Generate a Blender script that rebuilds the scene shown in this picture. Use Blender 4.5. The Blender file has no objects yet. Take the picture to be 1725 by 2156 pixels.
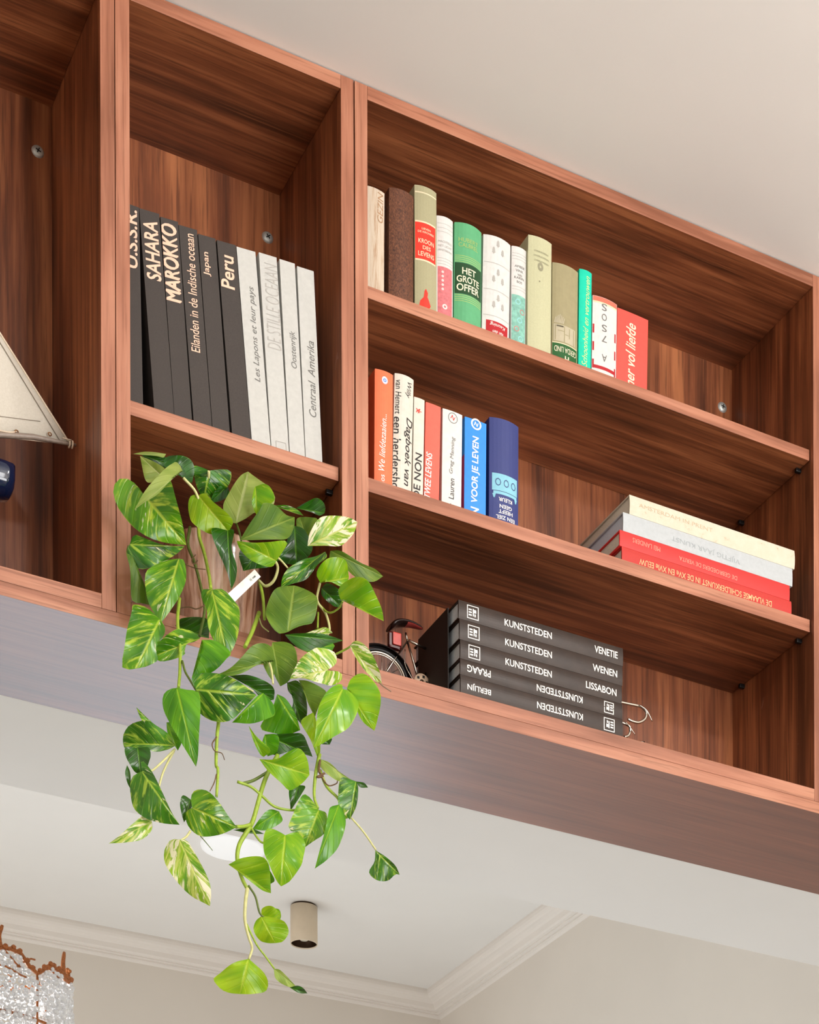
import bpy, bmesh, math, random
from mathutils import Vector, Matrix
random.seed(11)
S = bpy.context.scene
COL = S.collection
PI = math.pi

# ------------------------------------------------------------------ camera
FPX, PX, PY, YAW, ROLL = 4555.14, 1514.1, 3672.2, 0.54846, -0.00304
CAM = Vector((-0.96949, -3.39310, -1.78250))
_f = Vector((math.sin(YAW), math.cos(YAW), 0)); _r = Vector((math.cos(YAW), -math.sin(YAW), 0)); _u = Vector((0, 0, 1))
RT = _r*math.cos(ROLL) + _u*math.sin(ROLL); UP = _u*math.cos(ROLL) - _r*math.sin(ROLL); FW = _f
cd = bpy.data.cameras.new('camera'); cam = bpy.data.objects.new('camera', cd); COL.objects.link(cam)
cam.matrix_world = Matrix(((RT.x, UP.x, -FW.x, CAM.x), (RT.y, UP.y, -FW.y, CAM.y), (RT.z, UP.z, -FW.z, CAM.z), (0, 0, 0, 1)))
cd.sensor_fit = 'VERTICAL'; cd.sensor_height = 36.0; cd.sensor_width = 36.0
cd.lens = FPX/2156*36.0
cd.shift_x = (862.5-PX)/2156; cd.shift_y = (PY-1078)/2156
cd.clip_start = 0.05; cd.clip_end = 60
S.camera = cam

def at(u, v, Y):
    """photograph point -> the real point it shows on the plane y = Y"""
    d = FW + RT*((u-PX)/FPX) - UP*((v-PY)/FPX)
    return CAM + d*((Y-CAM.y)/d.y)
def at_x(u, v, X):
    d = FW + RT*((u-PX)/FPX) - UP*((v-PY)/FPX)
    return CAM + d*((X-CAM.x)/d.x)
def at_z(u, v, Z):
    d = FW + RT*((u-PX)/FPX) - UP*((v-PY)/FPX)
    return CAM + d*((Z-CAM.z)/d.z)

# ------------------------------------------------------------------ world, lights, exposure
S.view_settings.view_transform = 'Standard'; S.view_settings.look = 'None'
S.view_settings.exposure = 0.24; S.view_settings.gamma = 1.0; S.view_settings.use_curve_mapping = False
w = bpy.data.worlds.new('world'); S.world = w; w.use_nodes = True
w.node_tree.nodes['Background'].inputs[0].default_value = (0.9, 0.95, 1.0, 1); w.node_tree.nodes['Background'].inputs[1].default_value = 0.3

def area(name, loc, target, sx, sy, power, col):
    l = bpy.data.lights.new(name, 'AREA'); l.shape = 'RECTANGLE'; l.size = sx; l.size_y = sy; l.energy = power; l.color = col
    o = bpy.data.objects.new(name, l); COL.objects.link(o); o.location = loc
    o.rotation_euler = (Vector(target)-Vector(loc)).to_track_quat('-Z', 'Y').to_euler()
    return o
# daylight through the tall windows of the front room (behind the camera) and of the back room, plus added fill lights
area('window_light_front', (1.9, -5.6, -0.1), (0.5, 0.0, 0.4), 2.6, 1.8, 114, (1.0, 0.99, 0.985))
area('ceiling_bounce_fill', (1.3, -3.3, -0.9), (1.3, -3.2, 1.0), 1.8, 1.8, 88, (1.0, 0.99, 0.98))  # added fill: unseen upward light, bounced off the ceiling onto the fronts
for _n, (_x, _y, _p) in enumerate(((0.25, -1.75, 3.0), (1.45, -1.75, 5.5), (2.0, -2.6, 3.5))):   # ceiling spots of the front room, above the frame
    _o = area('ceiling_spot_light', (_x, _y, 0.93), (0.55, 0.0, 0.1), 0.11, 0.11, _p, (1.0, 0.97, 0.93)); _o.data.shape = 'DISK'
area('window_light_side', (-3.3, -3.6, -1.2), (0.6, -2.6, -1.0), 2.4, 2.4, 14, (1.0, 0.99, 0.98))
area('window_light_back', (0.45, 4.0, -1.95), (0.2, 0.0, -1.3), 3.4, 2.0, 86, (0.70, 0.87, 1.0))
area('rear_side_fill', (-3.3, 2.3, -1.3), (2.2, 3.4, -0.2), 2.0, 2.2, 26, (1.0, 0.97, 0.94))  # added fill without a window, brightens the back room walls
area('rear_floor_fill', (0.6, 3.0, -2.97), (0.6, 3.0, 0), 3.6, 1.9, 20, (1.0, 0.97, 0.94))  # added fill at floor level, lights soffit and rear ceiling from below

# ------------------------------------------------------------------ dimensions (metres, z = 0 at the bookcase bottoms)
D, DU, H, T, TB, YS = 0.2915, 0.3235, 0.9954, 0.0228, 0.0218, 0.670
X4, X6, X7 = 0.3763, 0.4239, 1.3218
SH1T, SH1B, SH2T, SH2B = 0.6695, 0.6490, 0.3475, 0.3240
YSH = 0.012
FLOOR, XR, XL, YF, YB = -3.0, 2.365, -3.4, -5.9, 4.045

# ------------------------------------------------------------------ materials
def lin(c):
    return tuple(((x/255)/12.92 if x/255 <= 0.04045 else ((x/255+0.055)/1.055)**2.4) for x in c)
class N:
    """small helper for node materials"""
    def __init__(s, name):
        s.m = bpy.data.materials.new(name); s.m.use_nodes = True; s.t = s.m.node_tree; s.n = s.t.nodes
        s.b = s.n['Principled BSDF']; s.out = s.n['Material Output']
    def add(s, typ, **kw):
        x = s.n.new(typ)
        for k, v in kw.items():
            if hasattr(x, k) and not k.startswith('i_'): setattr(x, k, v)
        return x
    def link(s, a, b): s.t.links.new(a, b)
    def math(s, op, a, b=None, c=None):
        x = s.n.new('ShaderNodeMath'); x.operation = op
        for i, v in enumerate((a, b, c)):
            if v is None: continue
            if isinstance(v, (int, float)): x.inputs[i].default_value = v
            else: s.link(v, x.inputs[i])
        return x.outputs[0]
    def mix(s, fac, a, b, mode='MIX'):
        x = s.n.new('ShaderNodeMixRGB'); x.blend_type = mode
        for i, v in enumerate((fac, a, b)):
            if isinstance(v, (int, float)): x.inputs[i].default_value = v
            elif isinstance(v, tuple): x.inputs[i].default_value = (*v[:3], 1)
            else: s.link(v, x.inputs[i])
        return x.outputs[0]
    def noise(s, vec, scale, detail=3, rough=0.5, dist=0.0):
        x = s.n.new('ShaderNodeTexNoise'); s.link(vec, x.inputs['Vector'])
        x.inputs['Scale'].default_value = scale; x.inputs['Detail'].default_value = detail
        x.inputs['Roughness'].default_value = rough; x.inputs['Distortion'].default_value = dist
        return x.outputs['Fac']
    def ramp(s, fac, stops):
        x = s.n.new('ShaderNodeValToRGB'); e = x.color_ramp.elements
        while len(e) < len(stops): e.new(0.5)
        for i, (p, c) in enumerate(stops): e[i].position = p; e[i].color = (*c[:3], 1)
        s.link(fac, x.inputs[0]); return x.outputs[0]
    def step(s, fac, a, b):
        x = s.n.new('ShaderNodeMapRange'); x.interpolation_type = 'SMOOTHSTEP'
        s.link(fac, x.inputs[0]); x.inputs[1].default_value = a; x.inputs[2].default_value = b
        return x.outputs[0]
    def objvec(s, scale, rnd=True):
        tc = s.n.new('ShaderNodeTexCoord'); v = tc.outputs['Object']
        if rnd:
            oi = s.n.new('ShaderNodeObjectInfo'); va = s.n.new('ShaderNodeVectorMath'); va.operation = 'MULTIPLY_ADD'
            s.link(oi.outputs['Random'], va.inputs[0]); va.inputs[1].default_value = (13.1, 17.7, 9.3); s.link(v, va.inputs[2]); v = va.outputs[0]
        mp = s.n.new('ShaderNodeMapping'); mp.inputs['Scale'].default_value = scale; s.link(v, mp.inputs['Vector']); return mp.outputs[0]
    def bump(s, h, strength, dist=0.001):
        x = s.n.new('ShaderNodeBump'); x.inputs['Strength'].default_value = strength; x.inputs['Distance'].default_value = dist
        s.link(h, x.inputs['Height']); s.link(x.outputs[0], s.b.inputs['Normal'])
    def set(s, **kw):
        for k, v in kw.items():
            k = k.replace('_', ' ')
            if isinstance(v, tuple): v = (*v[:3], 1)
            s.b.inputs[k].default_value = v
        return s

def wood(name, axis, dark, mid, light, rough=0.42, streak=9.0, bump=0.12, scuff=0.0):
    n = N(name)
    def vec(k): return n.objvec({'x': (k, 1, 1), 'y': (1, k, 1), 'z': (1, 1, k)}[axis])
    big = n.noise(vec(0.22), streak, 2, 0.5, 0.35)
    band = n.noise(vec(0.045), 44, 3, 0.6, 0.25)
    fine = n.noise(vec(0.03), 190, 4, 0.65)
    c = n.ramp(n.math('ADD', n.math('MULTIPLY', big, 0.5), n.math('MULTIPLY', band, 0.5)), [(0.36, dark), (0.5, mid), (0.63, light)])
    c = n.mix(n.math('MULTIPLY', n.step(fine, 0.5, 0.68), 0.6), c, dark)
    c = n.mix(n.math('MULTIPLY', n.step(fine, 0.48, 0.32), 0.3), c, light)
    if scuff:
        sc = n.noise(vec(0.35), 30, 6, 0.7, 1.2); c = n.mix(n.math('MULTIPLY', n.step(sc, 0.665, 0.74), scuff), c, lin((188, 156, 146)))
    n.link(c, n.b.inputs['Base Color']); n.set(Roughness=rough)
    n.bump(fine, bump, 0.0008)
    return n.m
WD, WM, WL = lin((80, 42, 23)), lin((132, 74, 44)), lin((180, 112, 71))
wood_v = wood('walnut_laminate_vertical', 'z', WD, WM, WL)
wood_h = wood('walnut_laminate_horizontal', 'x', WD, WM, WL)
wood_s = wood('walnut_laminate_scuffed', 'z', WD, WM, WL, scuff=0.4)
ED, EM, EL = lin((128, 76, 52)), lin((166, 106, 80)), lin((188, 130, 102))
edge_v = wood('walnut_edge_band_vertical', 'z', ED, EM, EL, 0.5, 14)
edge_h = wood('walnut_edge_band_horizontal', 'x', ED, EM, EL, 0.5, 14)
under_m = wood('base_board_underside', 'x', lin((104, 56, 37)), lin((124, 68, 46)), lin((140, 80, 55)), 0.33, 9, 0.03)

def plain(name, rgb, rough=0.6, var=0.06, scale=60, metallic=0.0, spec=0.5, bump=0.0, coat=0.0):
    n = N(name); v = n.objvec((1, 1, 1)); f = n.noise(v, scale, 3, 0.6)
    c = lin(rgb); lo = tuple(x*(1-var) for x in c); hi = tuple(min(1, x*(1+var)) for x in c)
    n.link(n.ramp(f, [(0.3, lo), (0.7, hi)]), n.b.inputs['Base Color'])
    n.set(Roughness=rough, Metallic=metallic); n.b.inputs['Specular IOR Level'].default_value = spec; n.b.inputs['Coat Weight'].default_value = coat
    if bump: n.bump(f, bump, 0.0005)
    return n.m
plaster = plain('white_plaster', (234, 230, 225), 0.85, 0.015, 3.0, bump=0.02)
plaster_wall = plain('off_white_wall_paint', (234, 226, 216), 0.85, 0.015, 3.0, bump=0.02)
plaster_trim = plain('cornice_paint', (236, 228, 220), 0.7, 0.01, 6.0)
floor_m = wood('pale_oak_floor', 'y', lin((108, 100, 94)), lin((136, 128, 120)), lin((156, 148, 140)), 0.5, 6)
black_m = plain('black_plastic', (14, 12, 12), 0.4, 0.1)
steel_m = plain('zinc_screw', (206, 210, 206), 0.5, 0.15, 300, 0.6)
steel_d = plain('zinc_recess', (70, 72, 72), 0.4, 0.2, 300, 0.8)
chrome_m = plain('chrome', (200, 190, 178), 0.16, 0.05, 90, 1.0)
page_m = plain('page_block', (226, 216, 196), 0.8, 0.12, 500)
page_b = plain('page_block_cool', (206, 212, 220), 0.8, 0.1, 500)

# ------------------------------------------------------------------ mesh helpers
def link_mesh(name, bm, mats, parent=None, smooth=False, recalc=True):
    me = bpy.data.meshes.new(name)
    if recalc: bmesh.ops.recalc_face_normals(bm, faces=bm.faces[:])
    bm.to_mesh(me); bm.free()
    for m in (mats if isinstance(mats, (list, tuple)) else [mats]): me.materials.append(m)
    if smooth:
        for p in me.polygons: p.use_smooth = True
    o = bpy.data.objects.new(name, me); COL.objects.link(o)
    if parent is not None: o.parent = parent
    return o
def add_box(bm, a, b, bev=0.0, mat=0):
    before = set(bm.faces)
    r = bmesh.ops.create_cube(bm, size=1.0)
    for v in r['verts']:
        v.co = Vector(((a[i]+b[i])/2 + v.co[i]*(b[i]-a[i]) for i in range(3)))
    if bev:
        es = list({e for v in r['verts'] for e in v.link_edges})
        bmesh.ops.bevel(bm, geom=es, offset=bev, segments=2, affect='EDGES', profile=0.6)
    for f in bm.faces:
        if f not in before: f.material_index = mat
def tube(bm, pts, rad, seg=8, mat=0, caps=True):
    pts = [Vector(p) for p in pts]; n = len(pts)
    rad = rad if isinstance(rad, (list, tuple)) else [rad]*n
    rings = []; prev = None
    for i, p in enumerate(pts):
        t = (pts[min(i+1, n-1)]-pts[max(i-1, 0)]).normalized()
        if prev is None: nrm = t.orthogonal().normalized()
        else:
            nrm = prev - t*prev.dot(t)
            nrm = nrm.normalized() if nrm.length > 1e-6 else t.orthogonal().normalized()
        prev = nrm; bn = t.cross(nrm)
        rings.append([bm.verts.new(p + (nrm*math.cos(2*PI*k/seg)+bn*math.sin(2*PI*k/seg))*rad[i]) for k in range(seg)])
    for i in range(n-1):
        for k in range(seg):
            f = bm.faces.new((rings[i][k], rings[i][(k+1) % seg], rings[i+1][(k+1) % seg], rings[i+1][k])); f.material_index = mat; f.smooth = True
    if caps:
        for r in (rings[0][::-1], rings[-1]): bm.faces.new(r).material_index = mat
def spline(pts, k=6):
    pts = [Vector(p) for p in pts]
    if len(pts) < 3: return [pts[0].lerp(pts[-1], i/k) for i in range(k+1)]
    P = [pts[0]*2-pts[1]] + pts + [pts[-1]*2-pts[-2]]; out = []
    for i in range(1, len(P)-2):
        for j in range(k):
            t = j/k; a, b, c, d = P[i-1], P[i], P[i+1], P[i+2]
            out.append(0.5*((2*b)+(c-a)*t+(2*a-5*b+4*c-d)*t*t+(3*b-a-3*c+d)*t**3))
    out.append(pts[-1]); return out
def lathe(bm, prof, seg=32, c=(0, 0, 0), mat=0, close=False):
    rings = []
    for r, z in prof:
        rings.append([bm.verts.new((c[0]+r*math.cos(2*PI*k/seg), c[1]+r*math.sin(2*PI*k/seg), c[2]+z)) for k in range(seg)])
    for i in range(len(rings)-1):
        for k in range(seg):
            f = bm.faces.new((rings[i][k], rings[i][(k+1) % seg], rings[i+1][(k+1) % seg], rings[i+1][k])); f.material_index = mat; f.smooth = True
    if close:
        bm.faces.new(rings[0][::-1]).material_index = mat; bm.faces.new(rings[-1]).material_index = mat
def thing(name, label, cat, loc=(0, 0, 0), rot=(0, 0, 0), group=None):
    o = bpy.data.objects.new(name, None); COL.objects.link(o); o.location = loc; o.rotation_euler = rot
    o.empty_display_size = 0.02
    o['label'] = label; o['category'] = cat
    if group: o['group'] = group
    return o
def tag(o, label, cat, group=None):
    o['label'] = label; o['category'] = cat
    if group: o['group'] = group
    return o
def struct(name, bm, m, **kw):
    o = link_mesh(name, bm, m, **kw); o['kind'] = 'structure'; return o
def boxobj(name, a, b, m, parent=None, bev=0.0):
    bm = bmesh.new(); add_box(bm, a, b, bev); return link_mesh(name, bm, m, parent)

# ------------------------------------------------------------------ the setting
def sbox(name, a, b, m):
    o = boxobj(name, a, b, m); o['kind'] = 'structure'; return o
sbox('floor', (XL-0.1, YF-0.1, FLOOR-0.1), (XR+0.1, YB+0.1, FLOOR), floor_m)
sbox('ceiling', (XL-0.1, YF-0.1, H+0.002), (XR+0.1, YB+0.1, H+0.1), plaster)
sbox('wall_right', (XR, YF-0.1, FLOOR), (XR+0.1, YB+0.1, H), plaster_wall)
sbox('wall_left', (XL-0.1, YF-0.1, FLOOR), (XL, YB+0.1, H), plaster_wall)
sbox('wall_front', (XL, YF-0.1, FLOOR), (XR, YF, H), plaster_wall)
sbox('wall_back', (XL, YB, FLOOR), (XR, YB+0.1, H), plaster_wall)
sbox('wall_middle', (XL, DU+0.001, -TB+0.0015), (XR, YS, H), plaster)
# cornice of the back room: cove, flat and double bead, mitred in the corner
prof = [(0.096, 0.0), (0.0955, -0.008), (0.093, -0.017), (0.088, -0.024), (0.080, -0.0275), (0.070, -0.0285), (0.060, -0.031), (0.053, -0.036), (0.050, -0.043),
        (0.047, -0.050), (0.041, -0.054), (0.030, -0.0545), (0.0295, -0.0585), (0.018, -0.0590), (0.0175, -0.064), (0.008, -0.0645), (0.0, -0.070)]
def cornice(name, f0, f1):
    bm = bmesh.new(); A = [bm.verts.new(f0(e, h)) for e, h in prof]; B = [bm.verts.new(f1(e, h)) for e, h in prof]
    for i in range(len(prof)-1): bm.faces.new((A[i], A[i+1], B[i+1], B[i]))
    bm.faces.new(A[::-1]); bm.faces.new(B)
    return struct(name, bm, plaster_trim)
cornice('trim_1', lambda e, h: (XL, YB-e, H+0.002+h), lambda e, h: (XR-e, YB-e, H+0.002+h))
cornice('trim_2', lambda e, h: (XR-e, YB-e, H+0.002+h), lambda e, h: (XR-e, YS, H+0.002+h))

# ------------------------------------------------------------------ the three bookcases
def board(name, a, b, m_main, m_edge, parent, bev=0.0006):
    """a board with its own edge band on the side that faces the room"""
    bm = bmesh.new(); add_box(bm, a, b, bev)
    for f in bm.faces:
        if f.calc_center_median().y < a[1]+0.0012: f.material_index = 1
    return link_mesh(name, bm, [m_main, m_edge], parent)
def screw(parent, x, z, tilt):
    bm = bmesh.new(); lathe(bm, [(0.0, -0.004), (0.0045, -0.0042), (0.0075, -0.0034), (0.0098, -0.0015), (0.0105, 0.0)], 20)
    bmesh.ops.rotate(bm, verts=bm.verts, cent=(0, 0, 0), matrix=Matrix.Rotation(-PI/2, 3, 'X'))
    s = link_mesh('screw', bm, steel_m, parent, smooth=True); s.location = (x, D, z); s.rotation_euler = (0, tilt, 0)
    s['label'] = 'zinc screw with cross slot in back panel'
    b2 = bmesh.new(); add_box(b2, (-0.0045, -0.0046, -0.0009), (0.0045, -0.0036, 0.0009)); add_box(b2, (-0.0009, -0.0046, -0.0045), (0.0009, -0.0036, 0.0045))
    link_mesh('cross_slot', b2, steel_d, s)
def bookcase(x0, x1, label, shelves, screws, top=True):
    t = thing('bookcase', label, 'bookcase', (0, 0, 0), group='walnut bookcases in a row under the ceiling')
    board('side_panel', (x0, 0, 0), (x0+T-0.0003, D+0.006, H), wood_s, edge_v, t)
    board('side_panel', (x1-T+0.0003, 0, 0), (x1, D+0.006, H), wood_s, edge_v, t)
    board('top_panel', (x0+T, 0, H-T), (x1-T, D+0.006, H), wood_h, edge_h, t)
    board('bottom_panel', (x0+T, 0, 0.0), (x1-T, D+0.006, T), wood_h, edge_h, t)
    boxobj('back_panel', (x0+T, D, T), (x1-T, D+0.006, H-T), wood_v, t)
    for zt, zb in shelves:
        sh = board('shelf', (x0+T+0.0012, YSH, zb), (x1-T-0.0012, D-0.001, zt), wood_h, edge_h, t)
        for xs, sg in ((x0+T, 1), (x1-T, -1)):
            for y in (0.045, 0.25):
                bm = bmesh.new(); xa, xb = sorted((xs-sg*0.001, xs+sg*0.011))
                add_box(bm, (xa, y-0.004, zb-0.008), (xb, y+0.004, zb-0.0003), 0.0015)
                link_mesh('shelf_pin', bm, black_m, t)['label'] = 'black plastic shelf pin'
    for sx, sz, tl in screws: screw(t, sx, sz, tl)
    return t
bookcase(-0.945, -0.0006, 'walnut bookcase at the left holding the model sailboat', [], [(-0.0467, 0.8895, 0.4)])
bookcase(0.0006, X4+T, 'narrow walnut bookcase holding travel books above the trailing plant', [(SH2T+0.0005, SH2B+0.001)], [(0.3536, 0.8898, 0.9)])
bookcase(X6-T, X7+T, 'wide walnut bookcase at the right with two shelves of mixed books', [(SH1T, SH1B), (SH2T, SH2B)], [(1.2992, 0.8909, 0.2)])
bm = bmesh.new(); add_box(bm, (-1.0, -0.0005, -TB), (2.2, DU, -0.0006), 0.0006)
for f in bm.faces:
    c = f.calc_center_median()
    if c.y < 0.001: f.material_index = 1
    elif c.z < -TB+0.001: f.material_index = 2
tag(link_mesh('base_board', bm, [wood_h, edge_h, under_m]), 'long walnut base board running under all three bookcases', 'board')

# ------------------------------------------------------------------ books
_tm = {}
def text_mesh(s, shear, bold, sp):
    k = (s, shear, bold, sp)
    if k not in _tm:
        c = bpy.data.curves.new('lettering', 'FONT'); c.body = s; c.shear = shear; c.offset = bold; c.space_character = sp; c.resolution_u = 3
        o = bpy.data.objects.new('lettering', c); COL.objects.link(o)
        dg = bpy.context.evaluated_depsgraph_get(); dg.update()
        me = bpy.data.meshes.new_from_object(o.evaluated_get(dg))
        vs = [v.co.copy() for v in me.vertices]; fs = [tuple(p.vertices) for p in me.polygons]
        bpy.data.objects.remove(o); bpy.data.curves.remove(c); bpy.data.meshes.remove(me)
        _tm[k] = (vs, fs)
    return _tm[k]
class Book:
    """vertical: a = across the spine (x), b = up. flat: a = along x, b = up (spine thickness)."""
    def __init__(s, label, root, la, lb, bulge, flat, Y):
        s.root, s.la, s.lb, s.B, s.flat, s.Y = root, la, lb, bulge, flat, Y
        s.inv = None
    def y(s, a, b):
        q = (b/s.lb if s.flat else a/s.la); q = min(1, max(0, q))
        return -s.B*(1-(2*q-1)**2)
    def px(s, u, v):
        if s.inv is None:
            s.inv = (Matrix.Translation(s.root.location) @ s.root.rotation_euler.to_matrix().to_4x4()).inverted()
        p = s.inv @ at(u, v, s.Y-0.4*s.B); return p.x, p.z
    def text(s, string, p0, p1, h, mat, name='lettering', shear=0.0, bold=0.0, sp=1.0, squash=True):
        """p0 -> p1: middle line of the words in reading direction (photograph points); h: letter height in metres"""
        a0, b0 = s.px(*p0); a1, b1 = s.px(*p1)
        s.text_local(string, a0, b0, a1, b1, h, mat, name, shear, bold, sp)
    def text_local(s, string, a0, b0, a1, b1, h, mat, name='lettering', shear=0.0, bold=0.0, sp=1.0):
        vs, fs = text_mesh(string, shear, bold, sp)
        if not vs: return
        x0 = min(v.x for v in vs); x1 = max(v.x for v in vs); y0 = min(v.y for v in vs); y1 = max(v.y for v in vs)
        L = math.hypot(a1-a0, b1-b0); da, db = (a1-a0)/L, (b1-b0)/L
        bm = bmesh.new(); nv = []
        for v in vs:
            p = (v.x-x0)/(x1-x0)*L; q = ((v.y-y0)/(y1-y0)-0.5)*h
            a = a0 + da*p - db*q; b = b0 + db*p + da*q
            a = min(max(a, 0.0003), s.la-0.0003)
            nv.append(bm.verts.new((a, s.y(a, b)-0.00045, b)))
        for f in fs:
            try: bm.faces.new([nv[i] for i in f])
            except ValueError: pass
        o = link_mesh(name, bm, mat, s.root, recalc=False)
        return o
    def patch(s, a0, a1, b0, b1, mat, name='spine_label', lift=0.00025):
        bm = bmesh.new(); n = 8; rows = []
        for i in range(n+1):
            t = i/n
            if s.flat:
                b = b0+(b1-b0)*t; rows.append([bm.verts.new((a, s.y(a, b)-lift, b)) for a in (a0, a1)])
            else:
                a = a0+(a1-a0)*t; rows.append([bm.verts.new((a, s.y(a, b)-lift, b)) for b in (b0, b1)])
        for i in range(n): bm.faces.new((rows[i][0], rows[i+1][0], rows[i+1][1], rows[i][1]))
        return link_mesh(name, bm, mat, s.root, smooth=True)
    def poly(s, pts, mat, name='spine_emblem', lift=0.0005):
        bm = bmesh.new(); bm.faces.new([bm.verts.new((a, s.y(a, b)-lift, b)) for a, b in pts])
        return link_mesh(name, bm, mat, s.root, recalc=False)
    def ring(s, a, b, r0, r1, mat, name='spine_emblem', n=24, sa=1.0):
        bm = bmesh.new(); I = []; O = []
        for k in range(n):
            c, t = math.cos(2*PI*k/n), math.sin(2*PI*k/n)
            I.append(bm.verts.new((a+r0*c*sa, s.y(a+r0*c*sa, b)-0.0005, b+r0*t))); O.append(bm.verts.new((a+r1*c*sa, s.y(a+r1*c*sa, b)-0.0005, b+r1*t)))
        for k in range(n): bm.faces.new((I[k], I[(k+1) % n], O[(k+1) % n], O[k]))
        return link_mesh(name, bm, mat, s.root, recalc=False)
    def frame(s, a0, a1, b0, b1, w, mat, name='spine_emblem'):
        bm = bmesh.new()
        for (x0, x1, z0, z1) in ((a0, a1, b0, b0+w), (a0, a1, b1-w, b1), (a0, a0+w, b0+w, b1-w), (a1-w, a1, b0+w, b1-w)):
            bm.faces.new([bm.verts.new((x, s.y(x, z)-0.0005, z)) for x, z in ((x0, z0), (x1, z0), (x1, z1), (x0, z1))])
        return link_mesh(name, bm, mat, s.root, recalc=False)
def cover_mesh(la, lb, depth, bulge, flat, tb=0.0022):
    """spine + two boards, extruded along the book's length"""
    th, ln = (lb, la) if flat else (la, lb)
    n = 8; out = [(0, depth)] + [(th*i/n, -bulge*(1-(2*i/n-1)**2)) for i in range(n+1)] + [(th, depth)]
    inn = [(th-tb, depth), (th-tb, tb), (tb, tb), (tb, depth)]
    bm = bmesh.new(); P = out+inn; V = []
    for q in (0, ln):
        V.append([bm.verts.new((q, y, p) if flat else (p, y, q)) for p, y in P])
    m = len(P)
    for i in range(m): bm.faces.new((V[0][i], V[0][(i+1) % m], V[1][(i+1) % m], V[1][i]))
    for q in (0, 1):
        vv = V[q]
        bm.faces.new([vv[i] for i in (0, 1, m-2, m-1)])
        bm.faces.new([vv[i] for i in (n+1, n+2, m-4, m-3)])
        bm.faces.new([vv[i] for i in list(range(1, n+2))+[m-3, m-2]])
    for f in bm.faces: f.smooth = False
    return bm
def finish(label, root, la, lb, depth, bulge, flat, Y, cover, pages):
    bk = Book(label, root, la, lb, bulge, flat, Y)
    link_mesh('cover', cover_mesh(la, lb, depth, bulge, flat), cover, root)
    bm = bmesh.new(); e = 0.003
    if flat: add_box(bm, (e, 0.0024, 0.0023), (la-e, depth-e, lb-0.0023))
    else: add_box(bm, (0.0023, 0.0024, e), (la-0.0023, depth-e, lb-e))
    link_mesh('page_block', bm, pages, root)
    return bk
def vbook(label, group, TL, TR, L, zs, cover, depth=0.16, bulge=0.0, Y=0.03, pages=None, top=None, width=None, gap=0.0004, R=None):
    A, Bp, Lp = at(*TL, Y), at(*TR, Y), at(*L, Y)
    d = Vector((A.x-Lp.x, 0, A.z-Lp.z)).normalized()
    ang = math.atan2(d.x, d.z)                       # >0 leans to the right
    nrm = Vector((d.z, 0, -d.x))
    wd = (Bp-A).dot(nrm) - gap if width is None else width
    if R is not None:
        Rp = at(*R, Y); wd = min(wd, (Rp-Lp).dot(nrm)-gap)
    h = (A.z-zs)/d.z; o = A - d*h
    if ang > 0: 
        lift = wd*math.sin(ang); o = o + d*(lift/d.z); h -= lift/d.z
    o = o + nrm*(gap/2); o.z += 0.0002 
    root = thing('book', label, 'book', (o.x, Y, o.z), (0, ang, 0), group)
    return finish(label, root, wd, h-0.0002, depth, bulge, False, Y, cover, pages or page_m)
def hbook(label, group, x0, x1, z0, z1, cover, depth=0.2, bulge=0.0, Y=0.03, pages=None):
    root = thing('book', label, 'book', (x0, Y, z0+0.0002), (0, 0, 0), group)
    return finish(label, root, x1-x0, z1-z0-0.0004, depth, bulge, True, Y, cover, pages or page_m)

ink = {}
def C(name, rgb, rough=0.55, **kw):
    if name not in ink: ink[name] = plain(name, rgb, rough, kw.pop('var', 0.05), kw.pop('scale', 120), **kw)
    return ink[name]
pink_i = C('salmon_print', (244, 196, 170)); white_i = C('white_print', (246, 240, 232)); black_i = C('black_print', (38, 32, 30))
grey_i = C('grey_print', (110, 108, 104)); lgrey_i = C('pale_grey_print', (172, 168, 162)); red_i = C('red_print', (200, 52, 40))

# --- travel books in the narrow bookcase
ZM = SH2T + 0.0005
dark = C('charcoal_cloth', (61, 54, 50), 0.75, scale=900, var=0.18); whitec = C('off_white_cloth', (190, 189, 184), 0.6)
gd, gw = 'charcoal travel books on the narrow bookcase shelf', 'white travel books on the narrow bookcase shelf'
b = vbook('charcoal book with salmon letters U.S.S.R., leftmost and half hidden', gd, (264.5, 427), (292.9, 436.7), (273, 832), ZM, dark, 0.23)
b.text('U.S.S.R.', (277.5, 564), (276, 440), 0.019, pink_i, bold=0.02)
quads = [('charcoal book with salmon title SAHARA', (292.9, 438), (336.5, 450.5), (324.3, 855.4), (366.6, 868)),
         ('charcoal book with salmon title MAROKKO', (337.5, 456), (375, 466.5), (366.8, 868), (407, 879)),
         ('charcoal book with a long salmon serif title', (376, 473), (415, 485), (407.2, 879), (446.7, 893)),
         ('charcoal book with small salmon title Japan', (417, 492), (454, 503.5), (446.9, 893), (487.6, 907)),
         ('charcoal book with salmon title Peru next to the white books', (456.5, 505), (497, 519), (488.2, 907), (529, 923))]
B = [vbook(l, gd, tl, tr, lo, ZM, dark, 0.23, R=ro) for l, tl, tr, lo, ro in quads]
B[0].text('SAHARA', (325, 590), (316, 464), 0.024, pink_i, bold=0.022)
(_a, _b), (_c, _e) = B[1].px(365.5, 634), B[1].px(353.5, 472)
for _k in (-1, 0, 1): B[1].text_local('MAROKKO', _a+_k*0.0011, _b+_k*0.0009, _c+_k*0.0011, _e+_k*0.0009, 0.025, pink_i).location.y = -0.00018*(_k+1)
B[2].text('Eilanden in de Indische oceaan', (412.5, 741), (398.5, 492), 0.0145, pink_i, bold=0.004)
B[3].text('Japan', (437, 581), (434, 531), 0.0125, pink_i, bold=0.01)
B[4].text('Peru', (480.5, 607), (477.5, 538), 0.023, pink_i, bold=0.018)
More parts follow.
